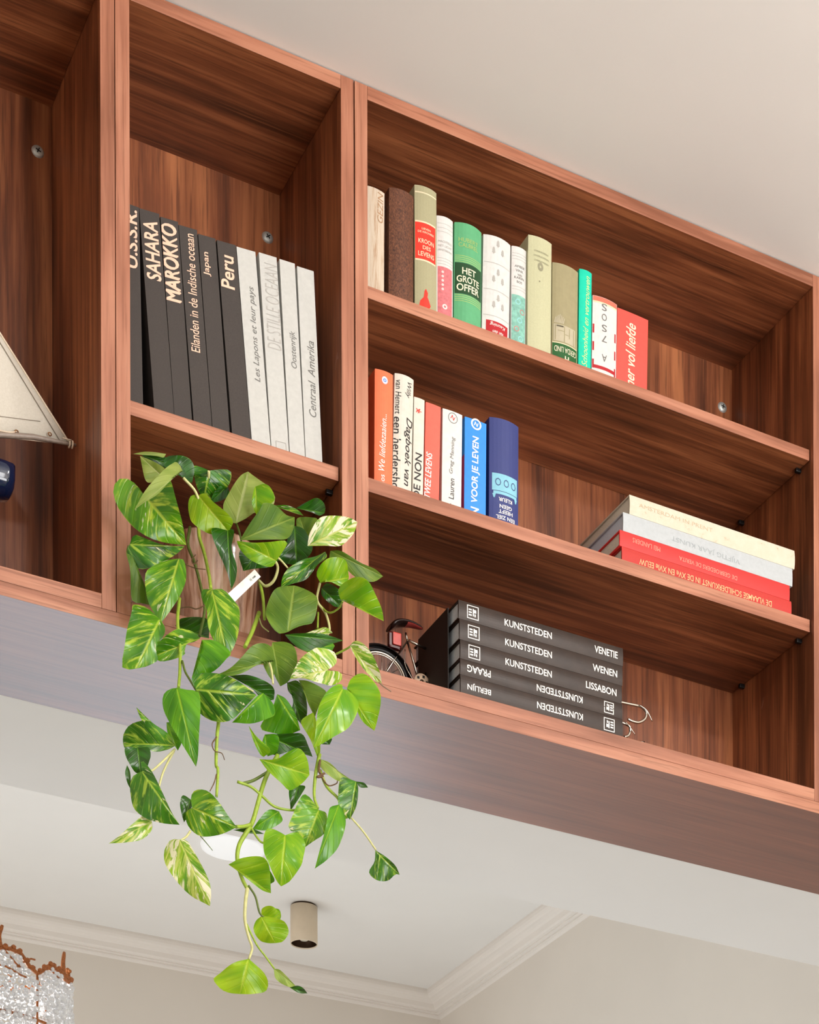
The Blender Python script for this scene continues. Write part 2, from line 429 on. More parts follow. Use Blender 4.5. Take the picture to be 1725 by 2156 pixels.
quads = [('white book with grey italic title about Lapland', (498, 519), (544, 533), (529.8, 923), (569.7, 934.8)),
         ('white book with large outlined pale capitals', (545, 531), (587.5, 544), (571, 935), (608.7, 948.7)),
         ('white book with grey italic title Oostenrijk', (588.4, 545), (624.6, 559), (610, 949), (642.6, 959.8)),
         ('white book with grey italic title Centraal Amerika, rightmost', (625.4, 560), (662, 575.8), (643.6, 960), (679, 969.5))]
B = [vbook(l, gw, tl, tr, lo, ZM, whitec, 0.23, R=ro) for l, tl, tr, lo, ro in quads]
B[0].text('Les Lapons et leur pays', (544.5, 804), (529.5, 604), 0.0125, grey_i, shear=0.25)
B[1].text('DE STILLE OCEAAN', (578.5, 735), (571, 557), 0.024, lgrey_i, bold=-0.012)
B[2].text('Oostenrijk', (621.5, 776), (616.5, 698), 0.0125, grey_i, shear=0.25)
B[3].text('Centraal  Amerika', (659, 878), (653.5, 718), 0.0125, grey_i, shear=0.25)
a, bb = B[1].px(592, 938); B[1].frame(a-0.009, a+0.009, bb-0.008, bb+0.006, 0.001, lgrey_i)

# --- top shelf of the wide bookcase
g1 = 'books standing on the upper shelf of the wide bookcase'
cream_old = N('torn_cream_paper'); v = cream_old.objvec((1, 1, 0.07)); f = cream_old.noise(v, 150, 5, 0.7, 0.3)
cream_old.link(cream_old.ramp(f, [(0.34, lin((172, 140, 112))), (0.45, lin((196, 178, 156))), (0.7, lin((210, 198, 182)))]), cream_old.b.inputs['Base Color']); cream_old.set(Roughness=0.8)
leather = N('mottled_brown_leather'); v = leather.objvec((1, 1, 0.6)); f = leather.noise(v, 420, 5, 0.75, 0.6)
leather.link(leather.ramp(f, [(0.35, lin((52, 26, 15))), (0.52, lin((98, 56, 34))), (0.72, lin((136, 88, 60)))]), leather.b.inputs['Base Color']); leather.set(Roughness=0.55); leather.bump(f, 0.3, 0.0006)
b = vbook('worn cream book with a torn spine, leftmost on the upper shelf', g1, (764, 389), (810, 407), (763, 596), SH1T, cream_old.m, 0.15, 0.004)
b.text('GEZIN', (800, 470), (801, 408), 0.011, C('ochre_print', (170, 130, 96)), shear=0.1)
b = vbook('mottled brown leather book without lettering', g1, (819.4, 394), (871.3, 410), (818.4, 611), SH1T, leather.m, 0.16, 0.006)
olive = C('sage_cloth', (164, 158, 124), 0.8, scale=700); redp = C('vermilion_print', (226, 50, 32)); creamp = C('cream_print', (228, 208, 174))
b = vbook('tall sage green book with a red title panel', g1, (872.8, 388.5), (919.2, 405), (873.5, 632.5), SH1T, olive, 0.17, 0.005)
zt = b.px(874, 464.6)[1]; zb = b.px(874, 541.6)[1]; w_ = b.la
b.patch(0.0006, w_*0.93, zb, zt, redp); b.patch(0.0006, w_*0.93, zt, zt+0.0028, creamp, 'spine_line'); b.patch(0.0006, w_*0.93, zb-0.0028, zb, creamp, 'spine_line')
zl = b.px(874, 400)[1]; b.patch(0.0006, w_-0.0006, zl-0.0022, zl, creamp, 'spine_line')
for tx, k, hh, r0, r1 in (('LIEVEN', 0.16, 0.0035, .28, .68), ('DE KRONIEK', 0.25, 0.0035, .12, .86), ('KROON', 0.50, 0.0075, .14, .84), ('DES', 0.67, 0.0065, .32, .68), ('LEVENS', 0.85, 0.008, .13, .85)):
    zz = zt + (zb-zt)*k; b.text_local(tx, w_*r0, zz, w_*r1, zz, hh, creamp, bold=0.01)
ea, eb = b.px(894.5, 631); 
b.poly([(ea+dx*0.0105, eb+dz*0.017) for dx, dz in ((-1, -0.75), (-0.85, -0.3), (-0.3, 0.1), (-0.15, 0.75), (0.1, 1), (0.45, 0.6), (0.35, 0.2), (0.6, -0.1), (0.95, -0.6), (0.6, -1), (-0.3, -1))], redp)
jacket = C('white_jacket', (214, 211, 207), 0.45); pinkc = C('rose_print', (206, 112, 116), var=0.2, scale=220)
b = vbook('short white book with a rose lower half beside the sage book', g1, (919.4, 453.5), (953.8, 467.4), (919.2, 653), SH1T, jacket, 0.15, 0.0045)
zm = b.px(920, 558.5)[1]; w_ = b.la
b.patch(w_*0.05, w_*0.93, 0.001, zm, pinkc)
for vv in (468, 477, 485, 541, 547, 553): 
    zz = b.px(920, vv)[1]; b.patch(0.001, w_-0.001, zz, zz+0.0007, lgrey_i, 'spine_line')
for tx, vv in (('MACHTELD', 503), ('HET LICHT', 512), ('AMSTERDAM', 521)):
    zz = b.px(920, vv)[1]; b.text_local(tx, w_*0.08, zz-0.002, w_*0.9, zz-0.002, 0.0036, lgrey_i)
zz = b.px(928, 645)[1]; b.ring(w_*0.45, zz, 0.002, 0.0045, jacket)
for k in range(5):
    zz = b.px(926, 572+k*9)[1]; b.ring(w_*0.32, zz, 0.0005, 0.0022, jacket, n=8)
green = C('jade_cloth', (90, 166, 116), 0.5); dgreen = C('bottle_green_print', (18, 66, 30)); gold = C('pale_gold_print', (168, 190, 110)); crm = C('ivory_print', (238, 224, 196))
b = vbook('jade green book with dark green panel and ivory title', g1, (957, 467.4), (1014.2, 487.6), (955.5, 665), SH1T, green, 0.16, 0.0085)
w_ = b.la; zt, zb = b.px(957, 549)[1], b.px(957, 614.5)[1]
b.patch(0.0008, w_-0.0008, zb, zt, dgreen)
for k in range(4):
    b.patch(0.001, w_-0.001, zt+0.0016+k*0.0034, zt+0.0025+k*0.0034, gold, 'spine_line'); b.patch(0.001, w_-0.001, zb-0.0025-k*0.0034, zb-0.0016-k*0.0034, gold, 'spine_line')
for tx, k, r0, r1, hh in (('HET', 0.25, .24, .74, .0115), ('GROTE', 0.52, .07, .88, .0115), ('OFFER', 0.79, .07, .88, .0125)):
    zz = zt+(zb-zt)*k; b.text_local(tx, w_*r0, zz, w_*r1, zz, hh, crm, bold=0.016)
for tx, vv in (('HUBERT', 500), ('CALBREL', 511)):
    zz = b.px(960, vv)[1]; b.text_local(tx, w_*0.12, zz-0.001, w_*0.82, zz-0.001, 0.007, gold)
b = vbook('white book with three grey clover sprigs and a red label', g1, (1018, 492.8), (1075.2, 512.8), (1014.5, 690), SH1T, jacket, 0.16, 0.007)
w_ = b.la
for vv in (528, 588, 642):
    a, zz = b.px(1047, vv)
    for dx, dz in ((0, 0.009), (-0.008, -0.004), (0.009, -0.004)):
        b.poly([(a+dx+0.0024*math.cos(t*PI/4)*(1.0), zz+dz+0.0062*math.sin(t*PI/4)) for t in range(8)], lgrey_i)
        b.poly([(a+dx-0.0035, zz+dz-0.0035), (a+dx+0.0035, zz+dz-0.0035), (a+dx, zz+dz+0.001)], lgrey_i)
for vv in (549, 606, 661):
    zz = b.px(1020, vv)[1]; b.patch(0.0015, w_-0.0015, zz, zz+0.0009, lgrey_i, 'spine_line')
zt = b.px(1020, 671)[1]; crim = C('crimson_print', (176, 20, 30)); b.patch(w_*0.12, w_*0.93, 0.004, zt, crim)
zz = b.px(1040, 686)[1]
b.text_local('Keuning', w_*0.82, zz, w_*0.24, zz, 0.008, white_i, shear=0.3); b.text_local('van den', w_*0.74, zz-0.013, w_*0.34, zz-0.013, 0.006, white_i, shear=0.3)
teal = C('teal_print', (130, 184, 168), var=0.25, scale=160); tealr = C('coral_print', (196, 128, 122))
b = vbook('slim white book with a teal picture on its lower spine', g1, (1077.4, 517.3), (1108.6, 527), (1075.6, 711), SH1T, jacket, 0.15, 0.004)
w_ = b.la; zt = b.px(1078, 618)[1]; b.patch(0.0006, w_-0.0018, 0.003, zt, teal)
for k, (r0, r1) in enumerate(((.2, .6), (.5, .9), (.3, .75), (.15, .5), (.4, .8))):
    b.ring(w_*(r0+r1)/2, zt-0.012-0.016*k, 0.0035, 0.0048, tealr if k % 2 else C('aqua_print', (150, 208, 210)))
for vv in (531, 537, 543, 601, 607): 
    zz = b.px(1078, vv)[1]; b.patch(0.001, w_-0.001, zz, zz+0.0007, lgrey_i, 'spine_line')
for tx, vv, r0, r1 in (('AMBER', 555, .18, .85), ('VINK', 564, .24, .76), ('VAN', 573, .36, .66), ('KARIN', 579, .16, .8), ('BOS', 588, .32, .66)):
    zz = b.px(1078, vv)[1]; b.text_local(tx, w_*r0, zz-0.002, w_*r1, zz-0.002, 0.0042, grey_i)
khaki = C('pale_khaki_cloth', (188, 186, 150), 0.7, scale=400)
b = vbook('tall pale khaki book with a small round grey emblem', g1, (1112.5, 493.7), (1162, 507.4), (1110.6, 726), SH1T, khaki, 0.18, 0.0045, Y=0.024)
w_ = b.la; a, zz = b.px(1137, 564); kg = C('khaki_grey_print', (142, 138, 112))
b.ring(a, zz, 0.0026, 0.0075, kg, sa=0.7)
for vv, r0, r1 in ((521, .22, .82), (531, .2, .86), (541, .22, .84)):
    z2 = b.px(1114, vv)[1]; b.text_local('OVERLEVEREN', w_*r0, z2-0.002, w_*r1, z2-0.002, 0.003, kg)
b.ring(w_*0.45, b.px(1134, 594)[1], 0.0, 0.0015, kg, n=8)
olive2 = C('olive_jacket', (154, 144, 108), 0.6); olg = C('drawn_grey_print', (182, 172, 146)); old_ = C('drawn_dark_print', (84, 78, 58))
b = vbook('olive book with a pale drawn house and dark green label', g1, (1163.2, 551.8), (1217.5, 570.5), (1161.3, 743), SH1T, olive2, 0.16, 0.006)
w_ = b.la; zt = b.px(1164, 719)[1]
b.patch(w_*0.02, w_*0.96, 0.002, zt, C('forest_green_print', (26, 86, 34)))
b.patch(w_*0.02, w_*0.96, zt, zt+0.0016, creamp, 'spine_line')
b.text_local('GERDA LIND', w_*0.93, zt-0.010, w_*0.08, zt-0.010, 0.010, crm); b.text_local('H', w_*0.62, zt-0.026, w_*0.46, zt-0.026, 0.012, crm, bold=0.03)
zh = b.px(1166, 680)[1]
b.patch(w_*0.06, w_*0.88, zt+0.004, zh, olg, 'spine_picture', 0.0003)
for r0, r1, z0, z1 in ((.10, .13, .05, .95), (.42, .45, .0, .95), (.62, .65, .3, .9), (.80, .83, .0, .95), (.2, .42, .62, .66), (.46, .6, .45, .49)):
    b.patch(w_*r0, w_*r1, zt+0.004+(zh-zt-0.004)*z0, zt+0.004+(zh-zt-0.004)*z1, olive2, 'spine_picture', 0.0005)
b.patch(w_*.15, w_*.40, zh-0.004, zh-0.0015, old_, 'spine_picture', 0.0006)
for k in range(7):
    x = w_*(0.06+0.05*k); b.poly([(x, zh+0.002), (x+0.0022, zh+0.0025), (x+0.004, zh+0.018-0.002*abs(k-3)), (x+0.003, zh+0.019-0.002*abs(k-3))], olg)
turq = C('turquoise_jacket', (0, 200, 166), 0.45); 
b = vbook('slim turquoise book with pale script title', g1, (1220, 565.6), (1246.5, 574.5), (1217.9, 763.7), SH1T, turq, 0.15, 0.003)
b.text('Schoonheid en vertrouwen', (1229.5, 772), (1236.5, 583), 0.0105, C('pale_lime_print', (206, 232, 150)), shear=0.35)
b = vbook('white book with spaced grey capitals, red dashes and coral top edge', g1, (1248.2, 620.8), (1299.6, 633.6), (1246, 776.5), SH1T, jacket, 0.15, 0.004)
w_ = b.la; coral = C('coral_jacket', (236, 110, 88))
b.patch(0.0005, w_-0.0005, b.lb-0.009, b.lb-0.0005, coral); b.patch(0.0005, w_-0.0005, b.lb-0.012, b.lb-0.009, creamp, 'spine_line')
for ch, vv in (('S', 649), ('O', 670), ('S', 693), ('7', 715), ('A', 756)):
    a, zz = b.px(1271.5, vv); b.text_local(ch, a+0.005, zz, a-0.005, zz, 0.0125, grey_i)
for vv in (690, 727, 764):
    zz = b.px(1250, vv)[1]; b.patch(w_*0.01, w_*0.07, zz-0.008, zz+0.008, crim, 'spine_line'); b.patch(w_*0.90, w_*0.96, zz-0.012, zz+0.004, crim, 'spine_line')
zz = b.px(1250, 766)[1]; b.patch(w_*0.05, w_*0.9, zz-0.006, zz, crim, 'spine_line')
redbox = C('coral_red_card', (240, 78, 66), 0.5)
b = vbook('coral red book with cream slanted script, rightmost on the upper shelf', g1, (1300.4, 647.4), (1365.5, 661), (1297.7, 795), SH1T, redbox, 0.17, 0.0008)
b.text('mer vol liefde', (1325, 820), (1329, 681), 0.020, C('cream_script', (250, 220, 190)), shear=0.3, bold=0.012)

# --- middle shelf of the wide bookcase
g2 = 'books standing on the middle shelf of the wide bookcase'
orange = C('orange_jacket', (240, 112, 70), 0.5); blue = C('bright_blue_jacket', (40, 134, 214), 0.4); navy = C('navy_cloth', (46, 56, 116), 0.5, scale=600)
lilac = C('pale_lilac_print', (226, 206, 226)); ivory = C('ivory_jacket', (212, 205, 192), 0.5)
b = vbook('orange book with white italic title and small blue badge', g2, (789.3, 776), (827.6, 786.5), (788, 1008.5), SH2T, orange, 0.15, 0.003)
b.text('We liefdezaaien...', (802.5, 992), (807.5, 872), 0.0105, white_i, shear=0.25); b.text('los', (804, 1017), (804, 1000), 0.0085, white_i)
a, zz = b.px(809.5, 802); b.poly([(a+0.0055*math.cos(t*PI/6), zz+0.0065*math.sin(t*PI/6)) for t in range(12)], lilac); b.ring(a, zz, 0.0015, 0.003, blue, n=10)
b = vbook('thick ivory book with two lines of black title reading down', g2, (831.2, 785.4), (871.4, 796.5), (825.8, 1020.7), SH2T, ivory, 0.15, 0.0045)
b.text('Willy', (860.5, 806), (857.5, 839), 0.0105, black_i, shear=0.2); b.text('van Hemert', (839.5, 800), (837.5, 872), 0.0095, black_i, bold=0.004)
b.text('een herdersho', (837, 878), (832.5, 1030), 0.0135, black_i, bold=0.008); b.text('Dagboek van', (860, 882), (854, 1024), 0.0155, black_i, shear=0.2, bold=0.008)
b = vbook('slim ivory book with black capitals and a red mark', g2, (872, 835), (894.4, 842), (868.6, 1035), SH2T, ivory, 0.13, 0.001)
b.text('DE NON', (876.5, 1050), (882, 955), 0.0125, black_i, bold=0.012)
a, zz = b.px(880, 865); b.text_local('x', a-0.004, zz, a+0.004, zz, 0.007, red_i); b.text_local('x', a-0.002, zz-0.003, a+0.006, zz+0.002, 0.005, red_i)
redc = C('salmon_red_jacket', (232, 96, 78), 0.5)
b = vbook('salmon red paperback with white italic capitals at its foot', g2, (896.8, 846), (928.6, 854), (892.7, 1043), SH2T, redc, 0.13, 0.0008)
b.text('TWEE LEVENS', (899, 1048), (904, 953), 0.011, white_i, shear=0.2, bold=0.01)
b = vbook('white book with a circled mark and thin grey author name', g2, (932.3, 859.4), (973.8, 869.5), (930, 1055), SH2T, jacket, 0.14, 0.0015)
a, zz = b.px(953.5, 881); b.ring(a, zz, 0.0082, 0.0092, grey_i, sa=0.95); b.text_local('N', a-0.003, zz+0.002, a+0.003, zz-0.001, 0.007, red_i, bold=0.01)
b.text('Greg Manning', (950, 998), (954.5, 921), 0.0085, grey_i, shear=0.15); b.text('r  Lauren', (949.3, 1066), (951.5, 1008), 0.0095, black_i)
b = vbook('bright blue book with bold white capitals and circled mark', g2, (978.8, 876.7), (1024.6, 887), (977.4, 1072), SH2T, blue, 0.14, 0.001)
a, zz = b.px(1002.5, 894); b.ring(a, zz, 0.0070, 0.0098, white_i); b.text_local('N', a-0.0032, zz+0.001, a+0.0032, zz-0.001, 0.007, white_i, bold=0.02)
b.text('VOOR JE LEVEN', (1000, 1060), (1003.5, 921), 0.0155, white_i, bold=0.02); b.text('N', (999.3, 1085), (999.6, 1069), 0.0155, white_i, bold=0.02)
bm = bmesh.new(); add_box(bm, (-0.00025, 0.001, 0.004), (0.0, 0.13, 0.105)); link_mesh('cover_print', bm, C('magenta_print', (168, 30, 84)), b.root)
b = vbook('thick navy book with pale blue emblem and upside-down white title', g2, (1030.4, 877.7), (1092, 895.3), (1029.7, 1084.6), SH2T, navy, 0.15, 0.007)
w_ = b.la; pale = C('pale_blue_print', (128, 188, 206)); zt, zb = b.px(1036, 994)[1], b.px(1036, 1030)[1]
b.patch(w_*0.08, w_*0.94, zb, zt, pale, 'spine_emblem')
for r0, r1 in ((.16, .36), (.42, .64), (.70, .88)):
    b.ring(w_*(r0+r1)/2, (zt+zb)/2, 0.0052, 0.0068, navy, n=8, sa=0.75)
b.patch(w_*0.12, w_*0.92, zb-0.006, zb-0.001, pale, 'spine_emblem'); 
for k in (0.14, 0.88): b.poly([(w_*k-0.003, zb-0.006), (w_*k+0.003, zb-0.006), (w_*k+0.001, zb-0.013), (w_*k-0.001, zb-0.013)], pale)
for tx, vv, r0, r1 in (('KLEUR', 1042, .74, .28), ('GEEN', 1056.5, .73, .31), ('HEEFT', 1067.5, .76, .28), ('EEN ZIEL', 1080, .84, .2)):
    zz = b.px(1034, vv)[1]; b.text_local(tx, w_*r0, zz-0.004, w_*r1, zz-0.004, 0.0066, white_i, bold=0.012)

# --- lying books at the right end of the middle shelf
g3 = 'art books lying at the right end of the middle shelf'
def xz(u, v, Y=0.02): 
    p = at(u, v, Y); return p.x, p.z
crimc = C('brick_red_cloth', (188, 48, 40), 0.6, scale=500); redj = C('bright_red_jacket', (228, 44, 40), 0.5); greyc = C('blue_grey_jacket', (180, 184, 186), 0.55)
oldp = N('foxed_cream_paper'); v = oldp.objvec((1, 1, 1)); f = oldp.noise(v, 55, 5, 0.7, 0.4)
oldp.link(oldp.ramp(f, [(0.27, lin((178, 156, 130))), (0.36, lin((206, 194, 172))), (0.7, lin((212, 202, 184)))]), oldp.b.inputs['Base Color']); oldp.set(Roughness=0.7)
z0 = SH2T; z1 = xz(1309, 1150)[1]; z2 = xz(1305, 1115)[1]; z3 = xz(1312, 1077.7)[1]; z4 = xz(1325.4, 1041)[1]
gp = C('gold_stamp', (236, 180, 130))
b = hbook('brick red cloth book with upside-down gold title, bottom of the lying stack', g3, xz(1309.5, 1150)[0], xz(1666.4, 1271.8)[0], z0, z1, crimc, 0.19, 0.001, Y=0.02)
b.text('DE VLAAMSE SCHILDERKUNST IN DE XVe EN XVIe EEUW', (1625, 1272.5), (1346, 1182), 0.0105, gp, bold=0.006)
b = hbook('bright red book with pale upside-down title, second from the bottom', g3, xz(1305, 1115)[0], xz(1662.6, 1241)[0], z1, z2, redj, 0.20, 0.001, Y=0.02)
pr = C('pale_red_print', (246, 150, 130)); b.text('DE GEBROEDERS DE VERITA', (1552, 1218.5), (1430, 1175), 0.0075, pr); b.text('MEI LANDERS', (1390, 1158), (1332, 1137), 0.0085, pr)
b = hbook('blue grey book with faint embossed title, second from the top', g3, xz(1312, 1077.7)[0], xz(1668.5, 1204.4)[0], z2, z3, greyc, 0.21, 0.001, Y=0.02, pages=page_b)
b.text('VIJFTIG JAAR KUNST', (1558, 1183), (1414, 1131.5), 0.011, C('faint_grey_print', (160, 166, 168)))
b = hbook('foxed cream book with slightly wider boards, top of the lying stack', g3, xz(1325.4, 1041)[0], xz(1673, 1173.7)[0], z3, z4, oldp.m, 0.215, 0.002, Y=0.02)
b.text('AMSTERDAM IN PRENT', (1345, 1064), (1500, 1118), 0.0075, C('faint_ochre_print', (196, 176, 146)))

# --- five black art city books on the bottom
g4 = 'black art city books stacked on the bottom of the wide bookcase'
gloss = C('glossy_black_jacket', (50, 37, 30), 0.34, spec=0.25, scale=40, var=0.2)
YS4 = 0.006
_x = xz
def xz(u, v, Y=YS4): return _x(u, v, Y)
zs = [T, xz(969, 1419.5)[1], xz(969, 1386)[1], xz(969, 1346)[1], xz(967, 1302)[1], xz(965.4, 1262)[1]]
rows = [('BERLIJN', True, 1455.5, (969.5, 1419), (1311, 1517.6), 'bottom of the stack'),
        ('PRAAG', True, 1417, (969, 1386), (1310.5, 1483), 'second from the bottom of the stack'),
        ('LISSABON', False, 1380.6, (969, 1346), (1309, 1444.5), 'middle of the stack'),
        ('WENEN', False, 1338.6, (967.5, 1302), (1310.5, 1397), 'second from the top of the stack'),
        ('VENETIE', False, 1294.8, (965.4, 1262), (1311.6, 1357), 'top of the stack')]
X0S = None
for i, (nm, flip, vb, tl, tr, where) in enumerate(rows):
    x0, x1 = xz(*tl)[0], xz(*tr)[0]
    b = hbook('glossy black book with white word %s, %s' % (nm, where) + (', upside down' if flip else ''), g4, x0, x1, zs[i], zs[i+1], gloss, 0.19, 0.0012, Y=YS4, pages=page_b)
    L, h = b.la, b.lb; zc = h*0.5; e = 0.0095
    if not flip:
        b.text_local('KUNSTSTEDEN', L*0.27, zc, L*0.555, zc, e*1.25, white_i, bold=0.012)
        wr = {'VENETIE': 0.145, 'WENEN': 0.155, 'LISSABON': 0.195}[nm]
        b.text_local(nm, L*(0.965-wr), zc, L*0.965, zc, e*1.3, white_i, bold=0.012)
        x = L*0.083; sg = 1
    else:
        b.text_local('KUNSTSTEDEN', L*0.745, zc, L*0.46, zc, e*1.25, white_i, bold=0.012)
        b.text_local(nm, L*0.18, zc, L*0.04, zc, e*1.3, white_i, bold=0.012)
        x = L*0.913; sg = -1
    s2 = min(h*0.38, 0.0115)
    b.frame(x-s2*0.95, x+s2*0.95, zc-s2, zc+s2, 0.0014, white_i)
    for dx, dz, ww, hh in ((-.45, .35, .5, .22), (-.45, -.05, .5, .22), (-.45, -.45, .5, .22), (.05, 0.0, .18, 1.1), (.35, .2, .35, .5), (.35, -.4, .2, .4)):
        b.patch(x+sg*dx*s2-ww*s2/2, x+sg*dx*s2+ww*s2/2, zc+sg*dz*s2-hh*s2/2, zc+sg*dz*s2+hh*s2/2, white_i, 'spine_emblem', 0.0005)
    X0S = x0 if X0S is None else min(X0S, x0); X1S = x1 if i == 0 else max(X1S, x1)

# ------------------------------------------------------------------ bicycle bookends
tyre_m = plain('black_rubber', (20, 18, 18), 0.5, 0.1); saddle_m = plain('brown_saddle_leather', (34, 20, 18), 0.25, 0.2, 90); red_l = plain('red_reflector', (190, 60, 48), 0.25, 0.1, 120)
darkred = plain('dark_red_lacquer', (70, 14, 14), 0.2, 0.1); platem = plain('black_steel_plate', (26, 18, 14), 0.6, 0.1); redsad = plain('red_saddle_side', (168, 66, 60), 0.3, 0.1)
YK = 0.130
def K(u, v, Y=YK): return at(u, v, Y)
XP = X0S-0.004
be = thing('bicycle_bookend', 'black plate bookend with rear half of a bicycle left of the black stack', 'bookend', (XP, YK, T))
def KL(p): return Vector(p) - Vector((XP, YK, T))
yp0 = at_x(945.3, 1280, XP).y; yp1 = at_x(883, 1337, XP).y; zp = at_x(945.3, 1280, XP).z - T
boxobj('plate', (-0.0022, yp0-YK, 0.0003), (0.0, yp1-YK, zp), platem, be, 0.0004)
boxobj('foot_plate', (-0.085, yp0-YK, 0.0002), (-0.0024, yp1-YK, 0.0015), platem, be)
hub = KL(Vector((0.4996, YK, 0.08))); RW = 0.052
hub.z = RW + 0.0022
bm = bmesh.new()
tube(bm, [hub+Vector((math.cos(a)*RW*0.955, 0, math.sin(a)*RW*0.955)) for a in [2*PI*k/48 for k in range(49)]], 0.0026, 8, caps=False)
wheel = link_mesh('wheel', bm, tyre_m, be)
bm = bmesh.new()
tube(bm, [hub+Vector((math.cos(a)*RW*0.87, 0, math.sin(a)*RW*0.87)) for a in [2*PI*k/48 for k in range(49)]], 0.0020, 8, caps=False)
tube(bm, [hub+Vector((math.cos(a)*RW*0.80, 0, math.sin(a)*RW*0.80)) for a in [2*PI*k/48 for k in range(49)]], 0.0011, 6, caps=False)
link_mesh('rim', bm, chrome_m, wheel)
bm = bmesh.new()
for k in range(14):
    a = 2*PI*k/14+0.2; tube(bm, [hub+Vector((math.cos(a)*0.004, 0.002*(-1)**k, math.sin(a)*0.004)), hub+Vector((math.cos(a)*RW*0.8, 0, math.sin(a)*RW*0.8))], 0.0007, 5)
link_mesh('spokes', bm, chrome_m, wheel)
bm = bmesh.new(); lathe(bm, [(0.0, -0.008), (0.0045, -0.008), (0.0045, 0.008), (0.0, 0.008)], 16)
bmesh.ops.rotate(bm, verts=bm.verts, cent=(0, 0, 0), matrix=Matrix.Rotation(PI/2, 3, 'X')); bmesh.ops.translate(bm, verts=bm.verts, vec=hub)
link_mesh('hub', bm, chrome_m, wheel)
bm = bmesh.new(); arc = []
n = 22
for k in range(n+1):
    a = math.radians(0 + 150*k/n); c, s = math.cos(a), math.sin(a)
    arc.append([bm.verts.new(hub+Vector((c*r, y, s*r))) for r, y in ((RW*1.06, -0.0065), (RW*1.14, -0.003), (RW*1.14, 0.003), (RW*1.06, 0.0065))])
for k in range(n):
    for j in range(3): bm.faces.new((arc[k][j], arc[k][j+1], arc[k+1][j+1], arc[k+1][j])).smooth = True
mg = link_mesh('mudguard', bm, tyre_m, be)
bm = bmesh.new(); seat = KL(K(858, 1350)); crank = KL(K(884, 1440)); crank.z = max(crank.z, 0.02)
tube(bm, [seat, crank], 0.0022, 8)
for dy in (-0.006, 0.006): tube(bm, [seat, hub+Vector((0, dy, 0))], 0.0015, 8)
for dy in (-0.006, 0.006): tube(bm, [crank, hub+Vector((0, dy, 0))], 0.0015, 8)
tt = KL(at_x(905, 1356.5, XP-0.0024)); tt.y = 0.0
tube(bm, [seat+Vector((0.002, 0, 0.002)), Vector((-0.0024, 0, tt.z))], 0.0024, 8)
tube(bm, [crank, Vector((-0.0024, 0, crank.z+0.022))], 0.0022, 8)
tube(bm, spline([seat+Vector((-0.006, -0.004, -0.018)), hub+Vector((RW*0.8, -0.0075, RW*0.62)), hub+Vector((RW*1.16, -0.006, RW*0.1))], 6), 0.0008, 6)
link_mesh('frame_tubes', bm, chrome_m, be, smooth=True)
bm = bmesh.new(); tube(bm, [seat, seat+Vector((-0.003, 0, 0.014))], 0.0018, 8)
link_mesh('seat_post', bm, chrome_m, be)
# saddle: rounded wedge from wide back to narrow nose
bm = bmesh.new(); sp0, sp1 = KL(K(818, 1324)), KL(K(890, 1326)); rings = []
for k in range(13):
    t = k/12; c = sp0.lerp(sp1, t) + Vector((0, 0, 0.010*math.sin(PI*(t*0.8+0.15)) - 0.004*math.exp(-((t-0.0)/0.12)**2)))
    wd = 0.017*(1-t)**0.8+0.0035; hh = 0.0075*(1-0.55*t); e = 0.55 if k in (0, 12) else 1
    rings.append([bm.verts.new(c+Vector((0, wd*math.cos(a)*e, hh*math.sin(a)*e*(1 if math.sin(a) > 0 else 0.8)))) for a in [2*PI*j/14 for j in range(14)]])
for k in range(12):
    for j in range(14):
        f = bm.faces.new((rings[k][j], rings[k][(j+1) % 14], rings[k+1][(j+1) % 14], rings[k+1][j])); f.smooth = True
        if k >= 6 and 8 <= j <= 13: f.material_index = 1
bm.faces.new(rings[0][::-1]); bm.faces.new(rings[-1])
link_mesh('saddle', bm, [saddle_m, redsad], be)['label'] = 'dark brown leather saddle with red flank'
tl = KL(K(833, 1346, YK-0.004))
bm = bmesh.new(); add_box(bm, tl+Vector((-0.013, -0.003, -0.017)), tl+Vector((0.011, 0.009, 0.012)), 0.004); lamp = link_mesh('tail_lamp', bm, darkred, be)
bm = bmesh.new(); add_box(bm, tl+Vector((-0.007, -0.0062, -0.012)), tl+Vector((0.009, -0.0028, 0.010)), 0.002); link_mesh('reflector', bm, red_l, lamp)['label'] = 'red reflector'
bm = bmesh.new(); cr = crank.copy(); rr = 0.014
prf = [(0.004, -0.0012), (rr, -0.0012), (rr, 0.0012), (0.004, 0.0012)]
lathe(bm, prf, 20); bmesh.ops.rotate(bm, verts=bm.verts, cent=(0, 0, 0), matrix=Matrix.Rotation(PI/2, 3, 'X')); bmesh.ops.translate(bm, verts=bm.verts, vec=cr+Vector((0, -0.009, 0)))
for k in range(5):
    a = 2*PI*k/5; add_box(bm, cr+Vector((math.cos(a)*0.009-0.002, -0.0112, math.sin(a)*0.009-0.002)), cr+Vector((math.cos(a)*0.009+0.002, -0.0102, math.sin(a)*0.009+0.002)), 0.0, 1)
link_mesh('chain_wheel', bm, [plain('ivory_chain_wheel', (226, 196, 168), 0.4), black_m], be)
YH = 0.075
def Kh(u, v, dy=0.0): return at(u, v, YH+dy)
bh = thing('bicycle_bookend', 'chrome handlebar half of the bicycle bookend right of the black stack', 'bookend', (X1S+0.0045, YH, T))
def KH(p): return Vector(p) - Vector((X1S+0.0045, YH, T))
zq = 0.10
boxobj('plate', (-0.0022, -0.012, 0.0003), (0.0, 0.12, zq), platem, bh, 0.0004)
boxobj('foot_plate', (0.0002, -0.012, 0.0002), (0.06, 0.12, 0.0014), platem, bh)
def pathobj(name, pts, r, m, parent, k=6, seg=8):
    bm = bmesh.new(); tube(bm, spline(pts, k), r, seg); return link_mesh(name, bm, m, parent)
first = KH(Kh(1322, 1485)); first.x = 0.0
